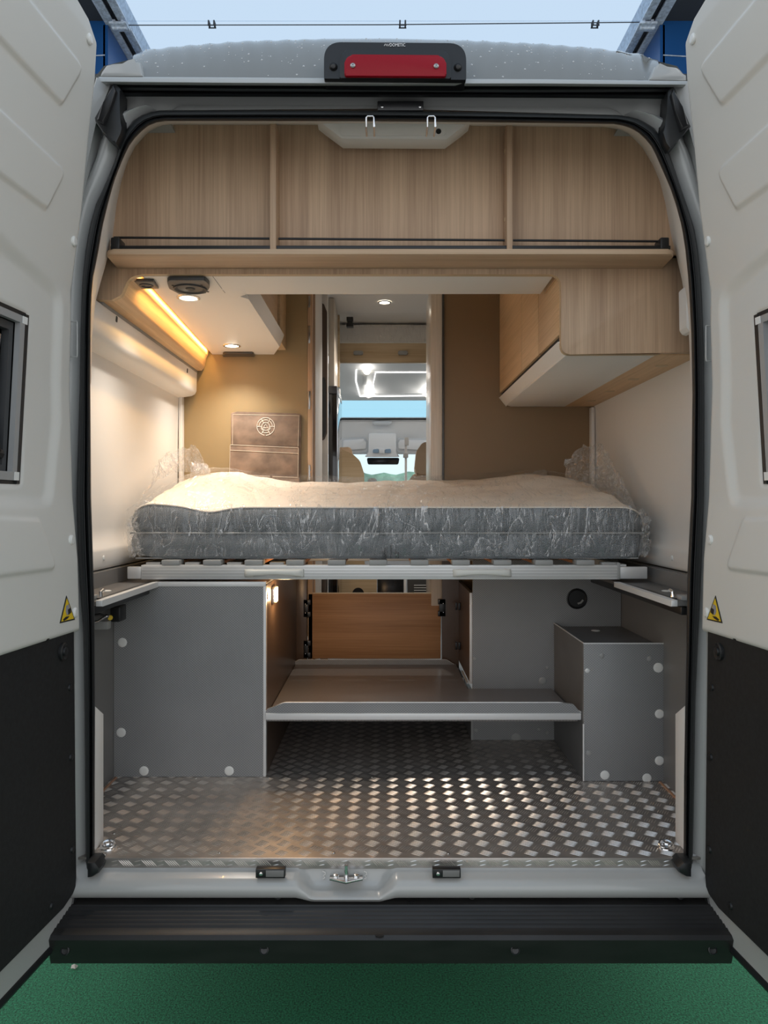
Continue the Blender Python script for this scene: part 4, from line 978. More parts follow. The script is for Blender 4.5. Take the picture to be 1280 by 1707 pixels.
hi_top = False; band('lower_band', lambda u: zb_+0.004*max(0, (0.06-u)/0.06)*4, zm, 'ticking', 0.012)
hi_top = True; band('upper_band', zm, lambda u: mat_top(u, 0), 'ticking', 0.012)
bm = bmesh.new()
add_tube(bm, [Vector((mx(u, 0.004), Yd(MD0)+0.006+0.003*math.sin(u*85), zm(u)-0.003)) for u in np.linspace(0, 1, 120)], 0.0035, 6)
fin(bm, 'seam', 'cap_grey', ma)
bm = bmesh.new(); add_tube(bm, [Vector((mx(u, 0.010), Yd(MD0)+0.010+0.03*max(0, (abs(u-0.5)-0.47)/0.03)**2, mat_top(u, 0)+0.001)) for u in np.linspace(0, 1, 100)], 0.0028, 6)
fin(bm, 'top_piping', 'cream_cloth', ma)
rows = []
for v in np.linspace(0, 1, 46):
    row = []
    for u in np.linspace(0, 1, NU):
        x = mx(u, 0.012); y = Yd(MD0)+0.012+(MD1-MD0-0.02)*v; z = mat_top(u, v)
        fan = (u-0.5)*(1.4-0.9*v); n = mnoise.noise(Vector((u*5+v*3, v*9-u*2, 1.0)))*0.010-abs(mnoise.noise(Vector((fan*16, v*1.6, 4.0))))*0.022-abs(mnoise.noise(Vector((fan*30, v*3, 9.0))))*0.010+0.012
        row.append(Vector((x, y+0.02*max(0, (abs(u-0.5)-0.47)/0.03)**2*(1-v), z+n*min(1, v*6)*(0.6+0.8*abs(u-0.5)))))
    rows.append(row)
grid('top_cover', 'cream_cloth', rows, ma, smooth=80)
box('base_cloth', 'cap_grey', (ml+0.02, Yd(MD0)+0.012, zb_), (mr-0.02, Yd(MD1)-0.02, zb_+0.004), ma, 0)
# small black print on the side band
for px, y0, y1, w in ((642, 913, 930, 1.4), (639, 918, 930, 1.0), (644.5, 910, 930, 1.0), (651.5, 909, 931, 1.2), (660, 919, 931, 1.0), (664, 920, 931, 1.4)):
    boxP('care_print', 'black_plastic', px-w/2, y0, px+w/2, y1, MD0+CAM_Y*0-0.002, 0.004, ma, 0)
# clear bag
def bag(u, v):
    "v<0: front face (0 at the top edge, -1 at the bottom), v>=0 top"
    e = max(0, (abs(u-0.5)-0.47)/0.03)
    if v >= 0:
        z = mat_top(u, v)+0.010+0.014*v; y = Yd(MD0)-0.004+(MD1-MD0-0.02)*v
        z += 0.012*abs(mnoise.noise(Vector((u*16+v*3, v*8, 7))))-0.03*e*v*0
        return Vector((ml-0.012+(MW+0.024)*u, y+0.03*e*(1-min(1, v*3)), z-0.012*e))
    t = -v; z = mat_top(u, 0)+0.006+(zb_+0.004-mat_top(u, 0))*t
    y = Yd(MD0)-0.012-0.006*math.sin(math.pi*t)+0.006*mnoise.noise(Vector((u*30, t*2.5, 2)))
    return Vector((ml-0.016+(MW+0.032)*u+0.006*e*math.sin(t*9), y+0.03*e, z))
rows = [[bag(u, v) for u in np.linspace(0, 1, 150)] for v in list(np.linspace(-1, -0.02, 22))+list(np.linspace(0, 1, 44))]
bagr = root('plastic_bag', 'clear crinkled plastic bag pulled over the mattress', 'plastic bag', (ml+MW/2, Yd(2.9), zb_+0.02))
grid('bag_film', 'clear_film', rows, bagr, smooth=80)
def bunch(name, base, tips, seed, depth, rad=1.0):
    "gathered, crumpled end of the bag: pleated sheet between a base line and a tip line (pixels, distances)"
    rows = []; nu, nv = 44, 22; B = resample(base, nu); T = resample(tips, nu)
    for j in range(nv+1):
        v = j/nv; row = []
        for i in range(nu):
            b = B[i]; t = T[i]; px = b[0]+(t[0]-b[0])*v; py = b[1]+(t[1]-b[1])*v; D = b[2]+(t[2]-b[2])*v
            q = W(px, py, D); n = Vector((mnoise.noise(Vector((i*0.33, j*0.12, seed))), mnoise.noise(Vector((i*0.45+9, j*0.16, seed))), mnoise.noise(Vector((i*0.3, j*0.3+5, seed)))))
            pl_ = abs(math.sin(i*1.25+seed+mnoise.noise(Vector((i*0.2, j*0.15, seed+3)))*3))
            row.append(q+Vector((n.x*0.016, n.y*0.02+depth*pl_*math.sin(math.pi*min(1, v*1.1))*0.5, n.z*0.016))*(0.25+0.75*v))
        rows.append(row)
    return grid(name, 'clear_film_bunch', rows, bagr, smooth=80)
bunch('bag_gather', [(232,836,2.62),(262,800,2.75),(300,786,2.9),(345,790,3.0),(352,792,3.05)], [(255,795,2.66),(268,768,2.8),(285,752,2.9),(318,741,2.95),(327,748,3.0)], 1.3, 0.03)
bunch('bag_gather', [(315,800,2.95),(335,794,3.0),(352,792,3.05)], [(318,772,3.0),(333,771,3.05),(347,776,3.1)], 5.1, 0.02)
bunch('bag_gather', [(943,797,3.0),(985,812,2.9),(1030,838,2.75),(1064,852,2.62)], [(941,768,3.05),(975,741,3.05),(1002,737,3.0),(1036,797,2.8)], 2.2, 0.03)
bunch('bag_gather', [(212,868,2.53),(210,890,2.52),(216,930,2.52)], [(232,845,2.53),(226,890,2.505),(240,925,2.515)], 8.2, 0.02)
bunch('bag_gather', [(1064,852,2.54),(1070,880,2.53),(1064,930,2.53)], [(1072,850,2.56),(1083,876,2.53),(1078,925,2.54)], 3.7, 0.02)
bunch('bag_gather', [(848,806,3.25),(880,801,3.25),(915,795,3.2)], [(850,797,3.28),(885,786,3.3),(910,784,3.28)], 6.7, 0.015)

# ------------------------------------------------------------------ garage: cabinets, ledges, shelf, box
DC = 2.51                      # distance of the grey cabinet front
ZLT = W(0, 970, DC).z
cb = root('garage_cabinet', 'tall grey laminate garage cabinet with white screw caps', 'cabinet', (-0.65, Yd(DC), ZF))
xa, xb = W(195, 0, DC).x, W(443, 0, DC).x
box('front_panel', 'laminate', (XL+0.001, Yd(DC), ZF+0.001), (xb-0.008, Yd(DC)+0.016, ZLT-0.006), cb, 0)
box('edge_profile', 'alu_light', (xb-0.009, Yd(DC)-0.003, ZF+0.001), (xb+0.001, Yd(DC)+0.018, ZLT-0.006), cb, 0.002)
box('side_panel', 'brown_board', (xb-0.014, Yd(DC)+0.016, ZF+0.001), (xb, Yd(DW)-0.003, ZLT-0.01), cb, 0)
box('door_post', 'brown_board', (xb-0.01, Yd(DW)-0.03, 0.78), (W(512.5, 0, DW).x, Yd(DW)-0.002, ZLT), cb, 0.002)
for px, py in ((204, 1071), (202, 1221), (240, 1285), (382, 1285)): button('screw_cap', 'clip_white', W(px, py, DC), (0, -1, 0), 0.0155, 0.003, cb, 22)
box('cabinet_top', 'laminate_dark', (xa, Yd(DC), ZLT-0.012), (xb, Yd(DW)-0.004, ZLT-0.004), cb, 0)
# warm lamp on the cabinet's side
lm = root('entry_lamp', 'small lit warm lamp on the brown cabinet side', 'lamp', Vector((xb, Yd(2.68), 1.19)))
yl = Yd(0.406/((CX-455)/F)) if False else xb/((455-CX)/F)+CAM_Y
zl = EYE-(991-CY)*(yl-CAM_Y)/F
prism('lamp_body', 'bezel', [Vector((xb, yl+a, zl+b)) for a, b in rpoly([(-0.035, -0.03), (0.035, -0.03), (0.035, 0.03), (-0.035, 0.03)], 0.008, 4)], (0.008, 0, 0), lm, 0.002)
prism('lamp_lens', 'lamp_warm', [Vector((xb+0.008, yl+a, zl+b)) for a, b in rpoly([(-0.024, -0.026), (0.028, -0.026), (0.028, 0.026), (-0.024, 0.026)], 0.006, 4)], (0.006, 0, 0), lm, 0.002)
l = bpy.data.lights.new('entry_light', 'POINT'); l.energy = 2.2; l.color = (1.0, 0.62, 0.30); l.shadow_soft_size = 0.02
o = bpy.data.objects.new('lamp_light', l); COL.objects.link(o); o.parent = lm; o.location = Vector((xb+0.035, yl, zl))-lm.location
button('warm_reflection', 'oak_pale', Vector((xb, xb/((444.5-CX)/F)+CAM_Y+0.01, EYE-(993-CY)*2.55/F)), (1, 0, 0), 0.012, 0.003, lm, 14)  # raised disc coloured as the lamp's warm reflection on the cabinet edge
# ledges that carry the bed, either side
def ledge(side):
    xi = W(265, 0, DC).x if side < 0 else W(1024, 0, 2.50).x
    xo = XL if side < 0 else XR-0.012
    name = 'bed_ledge'
    r = root(name, ('dark bed ledge with aluminium edge above the tall cabinet and lock' if side < 0 else 'dark bed ledge with aluminium edge above the stepped grey box'), 'ledge', ((xi+xo)/2, 0.3, ZLT), 'ledges carrying the bed frame')
    d1 = DC if side < 0 else 2.90
    xn = W(160, 0, 2.02).x if side < 0 else W(1144, 0, 2.02).x      # near end
    dn = 2.005
    z = ZLT
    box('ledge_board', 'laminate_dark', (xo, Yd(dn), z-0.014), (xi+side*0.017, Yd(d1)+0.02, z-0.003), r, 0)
    pr = [Vector((xi, Yd(dn), z-0.016)), Vector((xi, Yd(dn), z+0.001)), Vector((xi+side*0.018, Yd(dn), z+0.001)), Vector((xi+side*0.018, Yd(dn), z-0.016))]
    e = rpoly([(xo, Yd(dn)), (xi, Yd(dn)), (xi, Yd(d1))] if False else [(xi, Yd(dn)), (xi, Yd(DC))], 0)
    pts = [(xi, Yd(dn)), (xi, Yd(DC)+0.01)]
    prism('edge_profile', 'alu_light', pr, (0, DC-dn-0.003, 0), r, 0.003)
    box('under_rail', 'black_plastic', (xi+side*0.030, Yd(dn)+0.01, z-0.040), (xi+side*0.05, Yd(d1)-0.005, z-0.017), r, 0.002)
    box('guide_slot', 'black_plastic', (xi+side*0.020, Yd(dn)+0.05, z-0.0035), (xi+side*0.034, Yd(DC), z+0.0005), r, 0)
    box('back_strip', 'liner_grey', (xo, Yd(dn), z-0.003), (xo-side*0.010, Yd(3.3), z+0.045), r, 0)
    box('stop_block', 'cap_grey', (xi+side*0.035, Yd(dn)+0.02, z-0.003), (xi+side*0.08, Yd(dn)+0.06, z+0.010), r, 0.002)
    bm = bmesh.new(); cc = Vector((xi+side*0.025, Yd(dn)+0.055, z+0.004)); add_tube(bm, [cc, cc+Vector((0, 0, 0.012)), cc+Vector((0, 0.02, 0.016))], 0.005, 8); fin(bm, 'stop_pin', 'chrome', r)
    button('cover_cap', 'clip_white', Vector((xi+side*0.085, Yd(2.26), z-0.003)), (0, 0, 1), 0.016, 0.003, r, 18)
    return r
ledge(-1); ledge(1)
box('top_profile', 'alu_light', (W(256, 0, DC).x, Yd(DC)-0.004, ZLT-0.016), (xb+0.001, Yd(DC)+0.02, ZLT+0.001), cb, 0.003)
# lock hardware under the near end of the ledge
lk = root('cable_lock', 'black latch with cable and brass fitting on the grey side liner', 'latch', W(172, 1030, 2.33))
boxP('lock_body', 'black_plastic', 183, 1011, 200, 1037, 2.40, 0.06, lk, 0.004)
boxP('lock_plate', 'cap_grey', 150, 1036, 180, 1050, 2.30, 0.03, lk, 0.004)
tube('cable', 'chrome', [W(150, 1040, 2.24), W(163, 1036, 2.26), W(172, 1030, 2.28), W(178, 1027, 2.30)], 0.0035, lk, 8)
lathe('cable_eye', 'chrome', W(177, 1028, 2.30), (0, -1, 0), ((0.008, -0.003), (0.008, 0.003), (0.0045, 0.003), (0.0045, -0.003), (0.008, -0.003)), lk, 18)
lathe('brass_fitting', 'yellow', W(184, 1029, 2.33), (0.3, -1, 0), ((0, -0.01), (0.006, -0.01), (0.006, 0.006), (0.008, 0.006), (0.008, 0.012), (0, 0.012)), lk, 8)
tube('cable', 'black_plastic', [W(155, 1026, 2.25), W(166, 1024, 2.27), W(175, 1027, 2.29)], 0.004, lk, 8)
# garage shelf with front and rear lips
DSf = 2.50; ZS = 0.788
gs = root('garage_shelf', 'grey laminate garage shelf with rounded front lip', 'shelf', (0, Yd(2.8), ZS-0.02))
xs0, xs1 = xb+0.002, W(969, 0, DSf).x; xs2 = W(787, 0, 2.9).x
prism('shelf_top', 'laminate_flat', [Vector((x, y, ZS-0.016)) for x, y in ((xs0, Yd(DSf)+0.012), (0.648, Yd(DSf)+0.012), (0.648, Yd(2.895)), (xs2-0.02, Yd(2.895)), (xs2-0.02, Yd(DW)-0.06), (xs0, Yd(DW)-0.06))], (0, 0, 0.016), gs)
fp = rpoly([(443, 1197), (443, 1183), (473, 1172), (938, 1172), (956, 1174), (969, 1190), (969, 1197)], [0, 6, 18, 20, 10, 2, 0], 6)
prismP('front_lip', 'laminate', fp, DSf, 0.012, gs, 0.001)
lip = rpoly([(443, 1186), (473, 1171.3), (938, 1171.3), (969, 1188)], [0, 30, 40, 0], 6)
tube('lip_edging', 'alu_light', [W(x, y, DSf+0.005) for x, y in lip], 0.003, gs, 8)
boxP('nose_profile', 'alu_light', 442, 1189.5, 969, 1200.5, DSf-0.006, 0.022, gs, 0.003)
rl = rpoly([(480, 1116), (484, 1108), (498, 1100), (744, 1100), (757, 1108), (764, 1116)], [0, 6, 8, 8, 6, 0], 5)
prismP('rear_lip', 'laminate', rl, DW-0.075, 0.012, gs, 0.001)
tube('lip_edging', 'alu_light', [W(x, y, DW-0.07) for x, y in rl], 0.0022, gs, 6)
box('shelf_strip', 'alu_light', (xs2-0.012, Yd(2.98), ZS), (xs2-0.004, Yd(3.2), ZS+0.004), gs, 0)
# flap in the passage
fpn = root('passage_flap', 'brown oak flap closing the passage behind the garage shelf', 'panel', (0, Yd(DW), 0.80))
boxP('flap_board', 'oak_flap', 514, 990, 734.5, 1098, DW-0.004, 0.016, fpn, 0.001)
boxP('flap_edging', 'oak_pale', 514, 988.6, 734.5, 990.3, DW-0.005, 0.018, fpn, 0)
for px, s in ((511, 1), (737, -1)):
    for py in ((1014, 1082) if s > 0 else (1013,)):
        bm = bmesh.new()
        add_box(bm, W(px-5, py-14, DW-0.035), W(px+3 if s > 0 else px+5, py+14, DW-0.022), 0.002)
        for dy in (-14, 6): add_box(bm, W(px-5 if s > 0 else px-7, py+dy, DW-0.035), W(px+7 if s > 0 else px+5, py+dy+8, DW-0.022), 0.002)
        h = fin(bm, 'flap_hinge', 'black_plastic', fpn)
        for dy in (-7, 8): button('hinge_screw', 'chrome', W(px-2*s, py+dy, DW-0.0345), (0, -1, 0), 0.002, 0.0015, h, 8)
# right-hand passage side: board with aluminium edge and hinges
pb = root('passage_board', 'dark brown hinged board beside the passage flap', 'panel', (0.33, Yd(3.1), 0.79))
xq = W(786, 0, 2.93).x
box('board', 'brown_board', (xq-0.006, Yd(2.935), ZS+0.012), (xq+0.008, Yd(DW)-0.02, W(0, 988, 2.94).z), pb, 0)
box('board_edging', 'alu_light', (xq-0.008, Yd(2.925), ZS+0.012), (xq+0.006, Yd(2.936), W(0, 988, 2.93).z), pb, 0.001)
box('passage_post', 'brown_board', (W(736, 0, DW).x, Yd(DW)-0.03, 0.60), (xq-0.004, Yd(DW)-0.003, 1.255), pb, 0)
for py in (1011, 1077): 
    for dx in (0, 5): boxP('board_hinge', 'black_plastic', 759+dx, py-6, 762.5+dx, py+6, 3.28, 0.02, pb, 0.001)
# rear grey wall with the cable hole
D9 = 2.905
gp = root('garage_wall_panel', 'grey laminate upright panel with a round black hole', 'panel', (0.62, Yd(D9), ZF))
box('panel_sheet', 'laminate', (W(788, 0, D9).x, Yd(D9), ZF+0.001), (XR-0.012, Yd(D9)+0.016, 1.285), gp, 0)
box('panel_edging', 'cap_grey', (W(785, 0, D9).x, Yd(D9)-0.002, ZF+0.001), (W(788.5, 0, D9).x, Yd(D9)+0.018, 0.765), gp, 0)
lathe('cable_grommet', 'rubber', W(961.5, 998, D9), (0, -1, 0), ((0.040, -0.002), (0.040, 0.002), (0.036, 0.004), (0.033, 0.002), (0.032, 0.0008), (0, 0.0008)), gp, 30)
c = W(962, 1001, D9-0.002); tube('cable_end', 'cap_grey', [c+Vector((0.002, -0.002, -0.012)), c+Vector((0.014, -0.002, -0.008)), c+Vector((0.022, -0.002, 0.002))], 0.004, gp, 6)
for px, py, r in ((791, 1098, 0.006), (912, 1113, 0.006), (904, 1135, 0.014), (793, 1217, 0.008), (860, 1230, 0.018), (898, 1215, 0.006), (912, 1221, 0.006)):
    button('screw_cap', 'cap_grey', W(px, py, D9), (0, -1, 0), r, 0.003, gp, 18)
# stepped box
DX = 2.47
bxr = root('stepped_box', 'grey laminate box with white screw caps under the bed ledge', 'box', (0.78, Yd(2.65), ZF))
zt = W(0, 1073, DX).z; xc0, xc1 = W(973, 0, DX).x, W(1108, 0, DX).x
box('box_front', 'laminate', (xc0, Yd(DX), ZF+0.001), (xc1, Yd(DX)+0.014, zt), bxr, 0.001)
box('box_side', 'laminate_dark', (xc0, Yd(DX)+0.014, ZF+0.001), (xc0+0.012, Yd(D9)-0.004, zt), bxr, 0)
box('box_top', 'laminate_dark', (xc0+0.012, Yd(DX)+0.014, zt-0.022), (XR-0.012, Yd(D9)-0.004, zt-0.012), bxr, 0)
ed = [Vector((xc1, Yd(DX)-0.001, zt+0.001)), Vector((xc0, Yd(DX)-0.001, zt+0.001)), Vector((xc0, Yd(D9)-0.005, zt+0.001))]
tube('box_edging', 'alu_light', ed, 0.0022, bxr, 6)
tube('box_edging', 'alu_light', [Vector((xc0-0.001, Yd(DX)-0.001, ZF+0.002)), Vector((xc0-0.001, Yd(DX)-0.001, 0.775))], 0.003, bxr, 6)
for px, py, r, m in ((1097, 1113, 0.016, 'clip_white'), (1099, 1190, 0.015, 'clip_white'), (1099, 1268, 0.015, 'clip_white'), (1008, 1292, 0.015, 'clip_white'), (1078, 1297, 0.015, 'clip_white'), (979, 1118, 0.008, 'alu_light'), (1003, 1093, 0.008, 'cap_grey'), (1082, 1098, 0.008, 'cap_grey'), (981, 1255, 0.008, 'cap_grey')):
    button('screw_cap', m, W(px, py, DX), (0, -1, 0), r, 0.003, bxr, 22)
button('screw_cap', 'clip_white', Vector((0.79, Yd(2.80), zt-0.012)), (0, 0, 1), 0.016, 0.003, bxr, 18)
# back of the compartment under the shelf, its unlit dark put into the colour
box('light_baffle', 'liner_grey', (W(785, 0, D9).x, Yd(D9)+0.02, ZF+0.001), (W(785, 0, D9).x+0.012, Yd(DW)-0.035, 0.765), gp, 0)  # added board, blocks living-area light from spilling under the shelf
bk = box('step_riser', 'dark_void', (xb, Yd(3.16), ZF+0.001), (xs2, Yd(3.18), 0.745), None, 0)
tag(bk, 'riser under the garage shelf, blackened for the unlit void', 'panel')
box('riser_plate', 'plate', (xb, Yd(3.158), 0.72), (xs2, Yd(3.162), 0.77), bk, 0)

# ------------------------------------------------------------------ through the passage: living area and cab
lc = box('ceiling', 'panel_white', (-0.93, Yd(DFA)+0.2, 2.635), (0.95, Yd(5.6), 2.65), None, 0)
tag(lc, 'cream ceiling of the living area', None, None, 'structure')
downlight(641, 504, 2.633, 'lit round downlight in the ceiling beyond the passage', 34, 0.036)
lf = box('floor_living', 'liner_grey', (-0.93, Yd(3.45), 0.60), (0.95, Yd(7.2), 0.62), None, 0)
tag(lf, 'grey floor of the living area beyond the flap', None, None, 'structure')
# passage jamb and door leaf on the washroom side
pj = root('washroom_door', 'oak-edged washroom door standing open along the passage', 'door', (-0.33, Yd(DW)+0.2, 0.62))
xj = W(513, 0, DW).x
box('jamb', 'oak_v', (xj, Yd(DW)-0.004, 0.75), (W(521, 0, DW).x, Yd(DW)+0.03, 2.63), pj, 0.001)
for py0, py1 in ((493, 512), (543, 572), (652, 682), (775, 803)): boxP('hinge', 'screw_steel', 513.5, py0, 517, py1, DW-0.008, 0.006, pj, 0.001)
box('leaf_edge', 'oak_v', (W(521.5, 0, 3.46).x, Yd(3.46), 0.75), (W(525, 0, 3.46).x, Yd(3.50), 2.62), pj, 0.001)
prism('door_leaf', 'panel_white', [Vector((W(522, 0, 3.47).x, Yd(3.47), 0.75)), Vector((W(526, 0, 3.47).x, Yd(3.47), 0.75)), Vector((W(537, 0, 3.95).x, Yd(3.95), 0.75)), Vector((W(533, 0, 3.95).x, Yd(3.95), 0.75))], (0, 0, 1.87), pj, 0.002)
box('latch_keep', 'screw_steel', (W(536, 0, 3.96).x, Yd(3.94), 1.72), (W(537.5, 0, 3.96).x, Yd(3.955), 1.77), pj, 0)
# washroom wall with arched mirror door beyond
wp = root('washroom_front', 'cream washroom front with a tall dark rounded panel', 'panel', (-0.33, Yd(4.1), 0.62))
box('front_sheet', 'panel_white', (W(534, 0, 3.98).x, Yd(3.98), 0.62), (W(546.5, 0, 4.0).x, Yd(4.02), 2.63), wp, 0.001)
prismP('dark_inset', 'brown_board', rpoly([(536, 505), (540, 507), (545, 520), (545, 722), (541, 732), (537, 735)], 3, 4), 3.972, 0.006, wp, 0.001)
prismP('inset_frame', 'black_plastic', rpoly([(537, 630), (541, 628), (543, 640), (543, 720), (540, 728), (537, 730)], 2, 4), 3.966, 0.006, wp, 0.001)
# tall unit and refrigerator
tu = root('tall_unit', 'narrow pale oak tall unit above the black refrigerator', 'cabinet', (-0.31, Yd(4.2), 1.5))
boxP('unit_side', 'oak_post', 547.5, 497, 557, 643, 4.10, 0.30, tu, 0.001)
boxP('unit_front', 'oak_pale', 557, 525, 566, 645, 4.45, 0.03, tu, 0.001)
for py in (548, 600): boxP('unit_groove', 'oak_v', 557.2, py, 566, py+0.7, 4.447, 0.004, tu, 0)
boxP('unit_lock', 'socket', 556.5, 585, 559, 602, 4.44, 0.01, tu, 0.001)
fr = root('refrigerator', 'black refrigerator beside the passage with steel edge', 'refrigerator', (-0.31, Yd(4.2), 0.62))
boxP('fridge_body', 'fridge_black', 547, 655, 562, 1010, 4.05, 0.45, fr, 0.006)
boxP('fridge_top', 'fridge_side', 547, 643, 562, 656, 4.04, 0.45, fr, 0.006)
boxP('fridge_door_edge', 'alu', 562, 648, 567.5, 1010, 4.48, 0.02, fr, 0.003)
# post on the other side of the passage
po = root('oak_post', 'pale oak post with dark edge at the brown cross wall', 'post', (0.24, Yd(DW), 0.62))
boxP('post_face', 'oak_post', 718.5, 470, 737, 1010, DW-0.006, 0.40, po, 0.003)
boxP('post_edging', 'socket', 737, 470, 740.5, 1010, DW-0.010, 0.04, po, 0.001)
# drop-down bed over the lounge
db = root('dropdown_bed', 'raised drop-down bed with oak front and film-wrapped mattress', 'bed', (0.0, Yd(4.8), 2.37))
boxP('bed_front', 'oak_pale', 560, 572, 730, 604.5, 4.58, 0.03, db, 0.002)
boxP('wrapped_mattress', 'wall_cream', 556, 540, 735, 572, 4.64, 0.6, db, 0.02)
rows = [[W(556+180*i/40, 541+30*j/8, 4.625)+Vector((0, 0.012*mnoise.noise(Vector((i*0.5, j*0.7, 2))), 0)) for i in range(41)] for j in range(9)]
grid('film_wrap', 'clear_film', rows, db, smooth=80)
ca, cb_ = W(560, 541, 4.78), W(725, 541, 4.78)
tube('cove_strip', 'lamp_warm', [ca, cb_], 0.004, db, 6)
l = bpy.data.lights.new('cove_light', 'AREA'); l.shape = 'RECTANGLE'; l.size = (cb_-ca).length; l.size_y = 0.02; l.energy = 1.1; l.color = (1.0, 0.82, 0.5)
o = bpy.data.objects.new('lamp_light', l); COL.objects.link(o); o.parent = db; o.location = (ca+cb_)/2+Vector((0, -0.012, 0.008))-db.location; o.rotation_euler = (math.radians(-140), 0, 0)
for px in (597, 671.5):
    bp_ = prismP('bed_handle', 'cap_grey', rpoly([(px-8, 591), (px-8, 585), (px-4, 584.5), (px+4, 584.5), (px+8, 585), (px+8, 591)], 2.5, 4), 4.56, 0.022, db, 0.004)
sc = root('blind_catch', 'small black catch hanging from the living area ceiling', 'catch', W(583, 540, 4.4))
for (x0, y0, x1, y1) in ((577.5, 528, 588.5, 534), (579, 534, 587, 538), (577, 538, 589, 544)): boxP('catch_body', 'black_plastic', x0, y0, x1, y1, 4.4, 0.05, sc, 0.002)
# cab: headliner with framed roof light
hl = root('cab_headliner', 'white cab headliner with a bright-framed roof hatch', 'headliner', (0.0, Yd(5.6), 2.1))
def slope(py): return 5.25+(py-606)/60*0.65
def sp(px, py, o=0): return W(px, py, slope(py)-o)
def quadS(name, m, pix, o=0.0, th=0.006, par=hl, bev=0):
    return prism(name, m, [sp(x, y, o) for x, y in pix], (0, th, 0), par, bev)
quadS('headliner_panel', 'cab_white', [(540, 606), (740, 606), (740, 667), (540, 667)], 0, 0.02)
quadS('hatch_frame', 'cab_grey', rpoly([(592, 617), (735, 617), (735, 661), (600, 661)], 3, 3), 0.012, 0.01)
quadS('hatch_mirror', 'alu', [(594, 617.5), (624, 619), (618, 660), (601, 660)], 0.016, 0.004)
quadS('hatch_panel', 'cab_white', rpoly([(626, 621), (716, 621), (706, 656), (624, 656)], 3, 3), 0.02, 0.008)
for pix in ([(594, 617), (593, 635), (600, 661)], [(722, 621), (626, 621), (622, 640), (624, 655)], [(716, 623), (706, 655)], [(601, 661), (716, 660)]):
    tube('light_line', 'led_cool', [sp(x, y, 0.026) for x, y in pix], 0.0030, hl, 6)
for px, py in ((611.5, 619), (614.5, 658), (713, 657.5)):
    lathe('cab_spot', 'lamp_glow', sp(px, py, 0.028), (0, -1, -0.6), ((0, 0.003), (0.020, 0.003), (0.024, 0)), hl, 18)
    l = bpy.data.lights.new('cab_light', 'POINT'); l.energy = 0.35; l.color = (1.0, 0.96, 0.9); l.shadow_soft_size = 0.03
    o = bpy.data.objects.new('lamp_light', l); COL.objects.link(o); o.parent = hl; o.location = sp(px, py, 0.09)-hl.location
quadS('hatch_latch', 'cab_grey', [(604, 626), (611, 626), (611, 641), (604, 641)], 0.03, 0.01, hl, 0.003)
# glazed roof window and its frame, then the pelmet and console
pg = root('roof_window', 'pale blue panoramic window above the windscreen', 'window', (0.0, Yd(6.0), 2.2))
prism('glass', 'sky_glass', [W(540, 666, 5.92), W(740, 666, 5.92), W(740, 697, 6.2), W(540, 697, 6.2)], (0, 0.006, 0), pg)
boxP('lower_frame', 'cab_grey', 545, 695.5, 740, 699, 6.15, 0.06, pg, 0.004)
boxP('blind_bar', 'black_plastic', 545, 697, 740, 699.5, 6.14, 0.03, pg, 0.002)
pc = root('cab_console', 'pale grey console and visors above the windscreen', 'console', (0.0, Yd(6.2), 1.9))
prism('pelmet', 'cab_white', [W(540, 699, 6.17), W(740, 699, 6.17), W(740, 757, 6.28), W(540, 757, 6.28)], (0, 0.03, 0), pc)
prismP('grab_handle', 'cab_grey', rpoly([(619, 702), (655, 702), (650, 708), (622, 708)], 2, 3), 6.14, 0.03, pc, 0.006)
for s in (0, 1):
    pix = [(569, 730), (608, 728), (613, 735), (613, 752), (600, 755), (569, 755)] if not s else [(718, 730), (664, 730), (660, 736), (660, 752), (680, 756), (718, 754)]
    prismP('visor', 'cab_grey', rpoly(pix, 4, 4), 6.15, 0.03, pc, 0.008)
    quadp = [(572, 734), (606, 731.5), (610, 737), (610, 748), (572, 751)] if not s else [(716, 734), (667, 733), (664, 738), (664, 748), (716, 751)]
    prismP('visor_face', 'cab_white', rpoly(quadp, 3, 3), 6.135, 0.02, pc, 0.004)
prismP('console_body', 'cab_white', rpoly([(615, 722), (660, 722), (660, 756), (668, 761), (606, 761), (614, 756)], 3, 3), 6.10, 0.06, pc, 0.01)
for x0 in (621, 641): prismP('map_light', 'lens_blue', rpoly([(x0, 755), (x0+1, 749), (x0+10, 748), (x0+11, 755)], 2, 3), 6.085, 0.02, pc, 0.003)
prismP('switch_bar', 'cab_white', rpoly([(632, 756), (632, 748), (641, 748), (641, 756)], 1, 3), 6.083, 0.02, pc, 0.003)
rm = root('rear_mirror', 'black rear-view mirror against the windscreen', 'mirror', W(638, 774, 6.15))
prismP('mirror_body', 'mirror_black', rpoly([(611, 763), (666, 763), (664, 774), (613, 774)], 3, 4), 6.12, 0.05, rm, 0.006)
wsn = root('windscreen', 'bright windscreen at the front of the cab', 'window', (0, Yd(6.6), 1.2))
prism('glass', 'clear_glass', [Vector((-0.9, Yd(6.35), 1.94)), Vector((0.9, Yd(6.35), 1.94)), Vector((0.9, Yd(6.92), 1.22)), Vector((-0.9, Yd(6.92), 1.22))], (0, 0.006, 0), wsn)
ds = root('dashboard', 'grey dashboard under the windscreen', 'dashboard', (0, Yd(6.6), 1.0))
prism('dash_top', 'cab_grey', [Vector((-0.8, Yd(6.35), 1.15)), Vector((-0.8, Yd(6.9), 1.20)), Vector((-0.8, Yd(6.9), 0.6)), Vector((-0.8, Yd(6.4), 0.6))], (1.6, 0, 0), ds, 0.02)
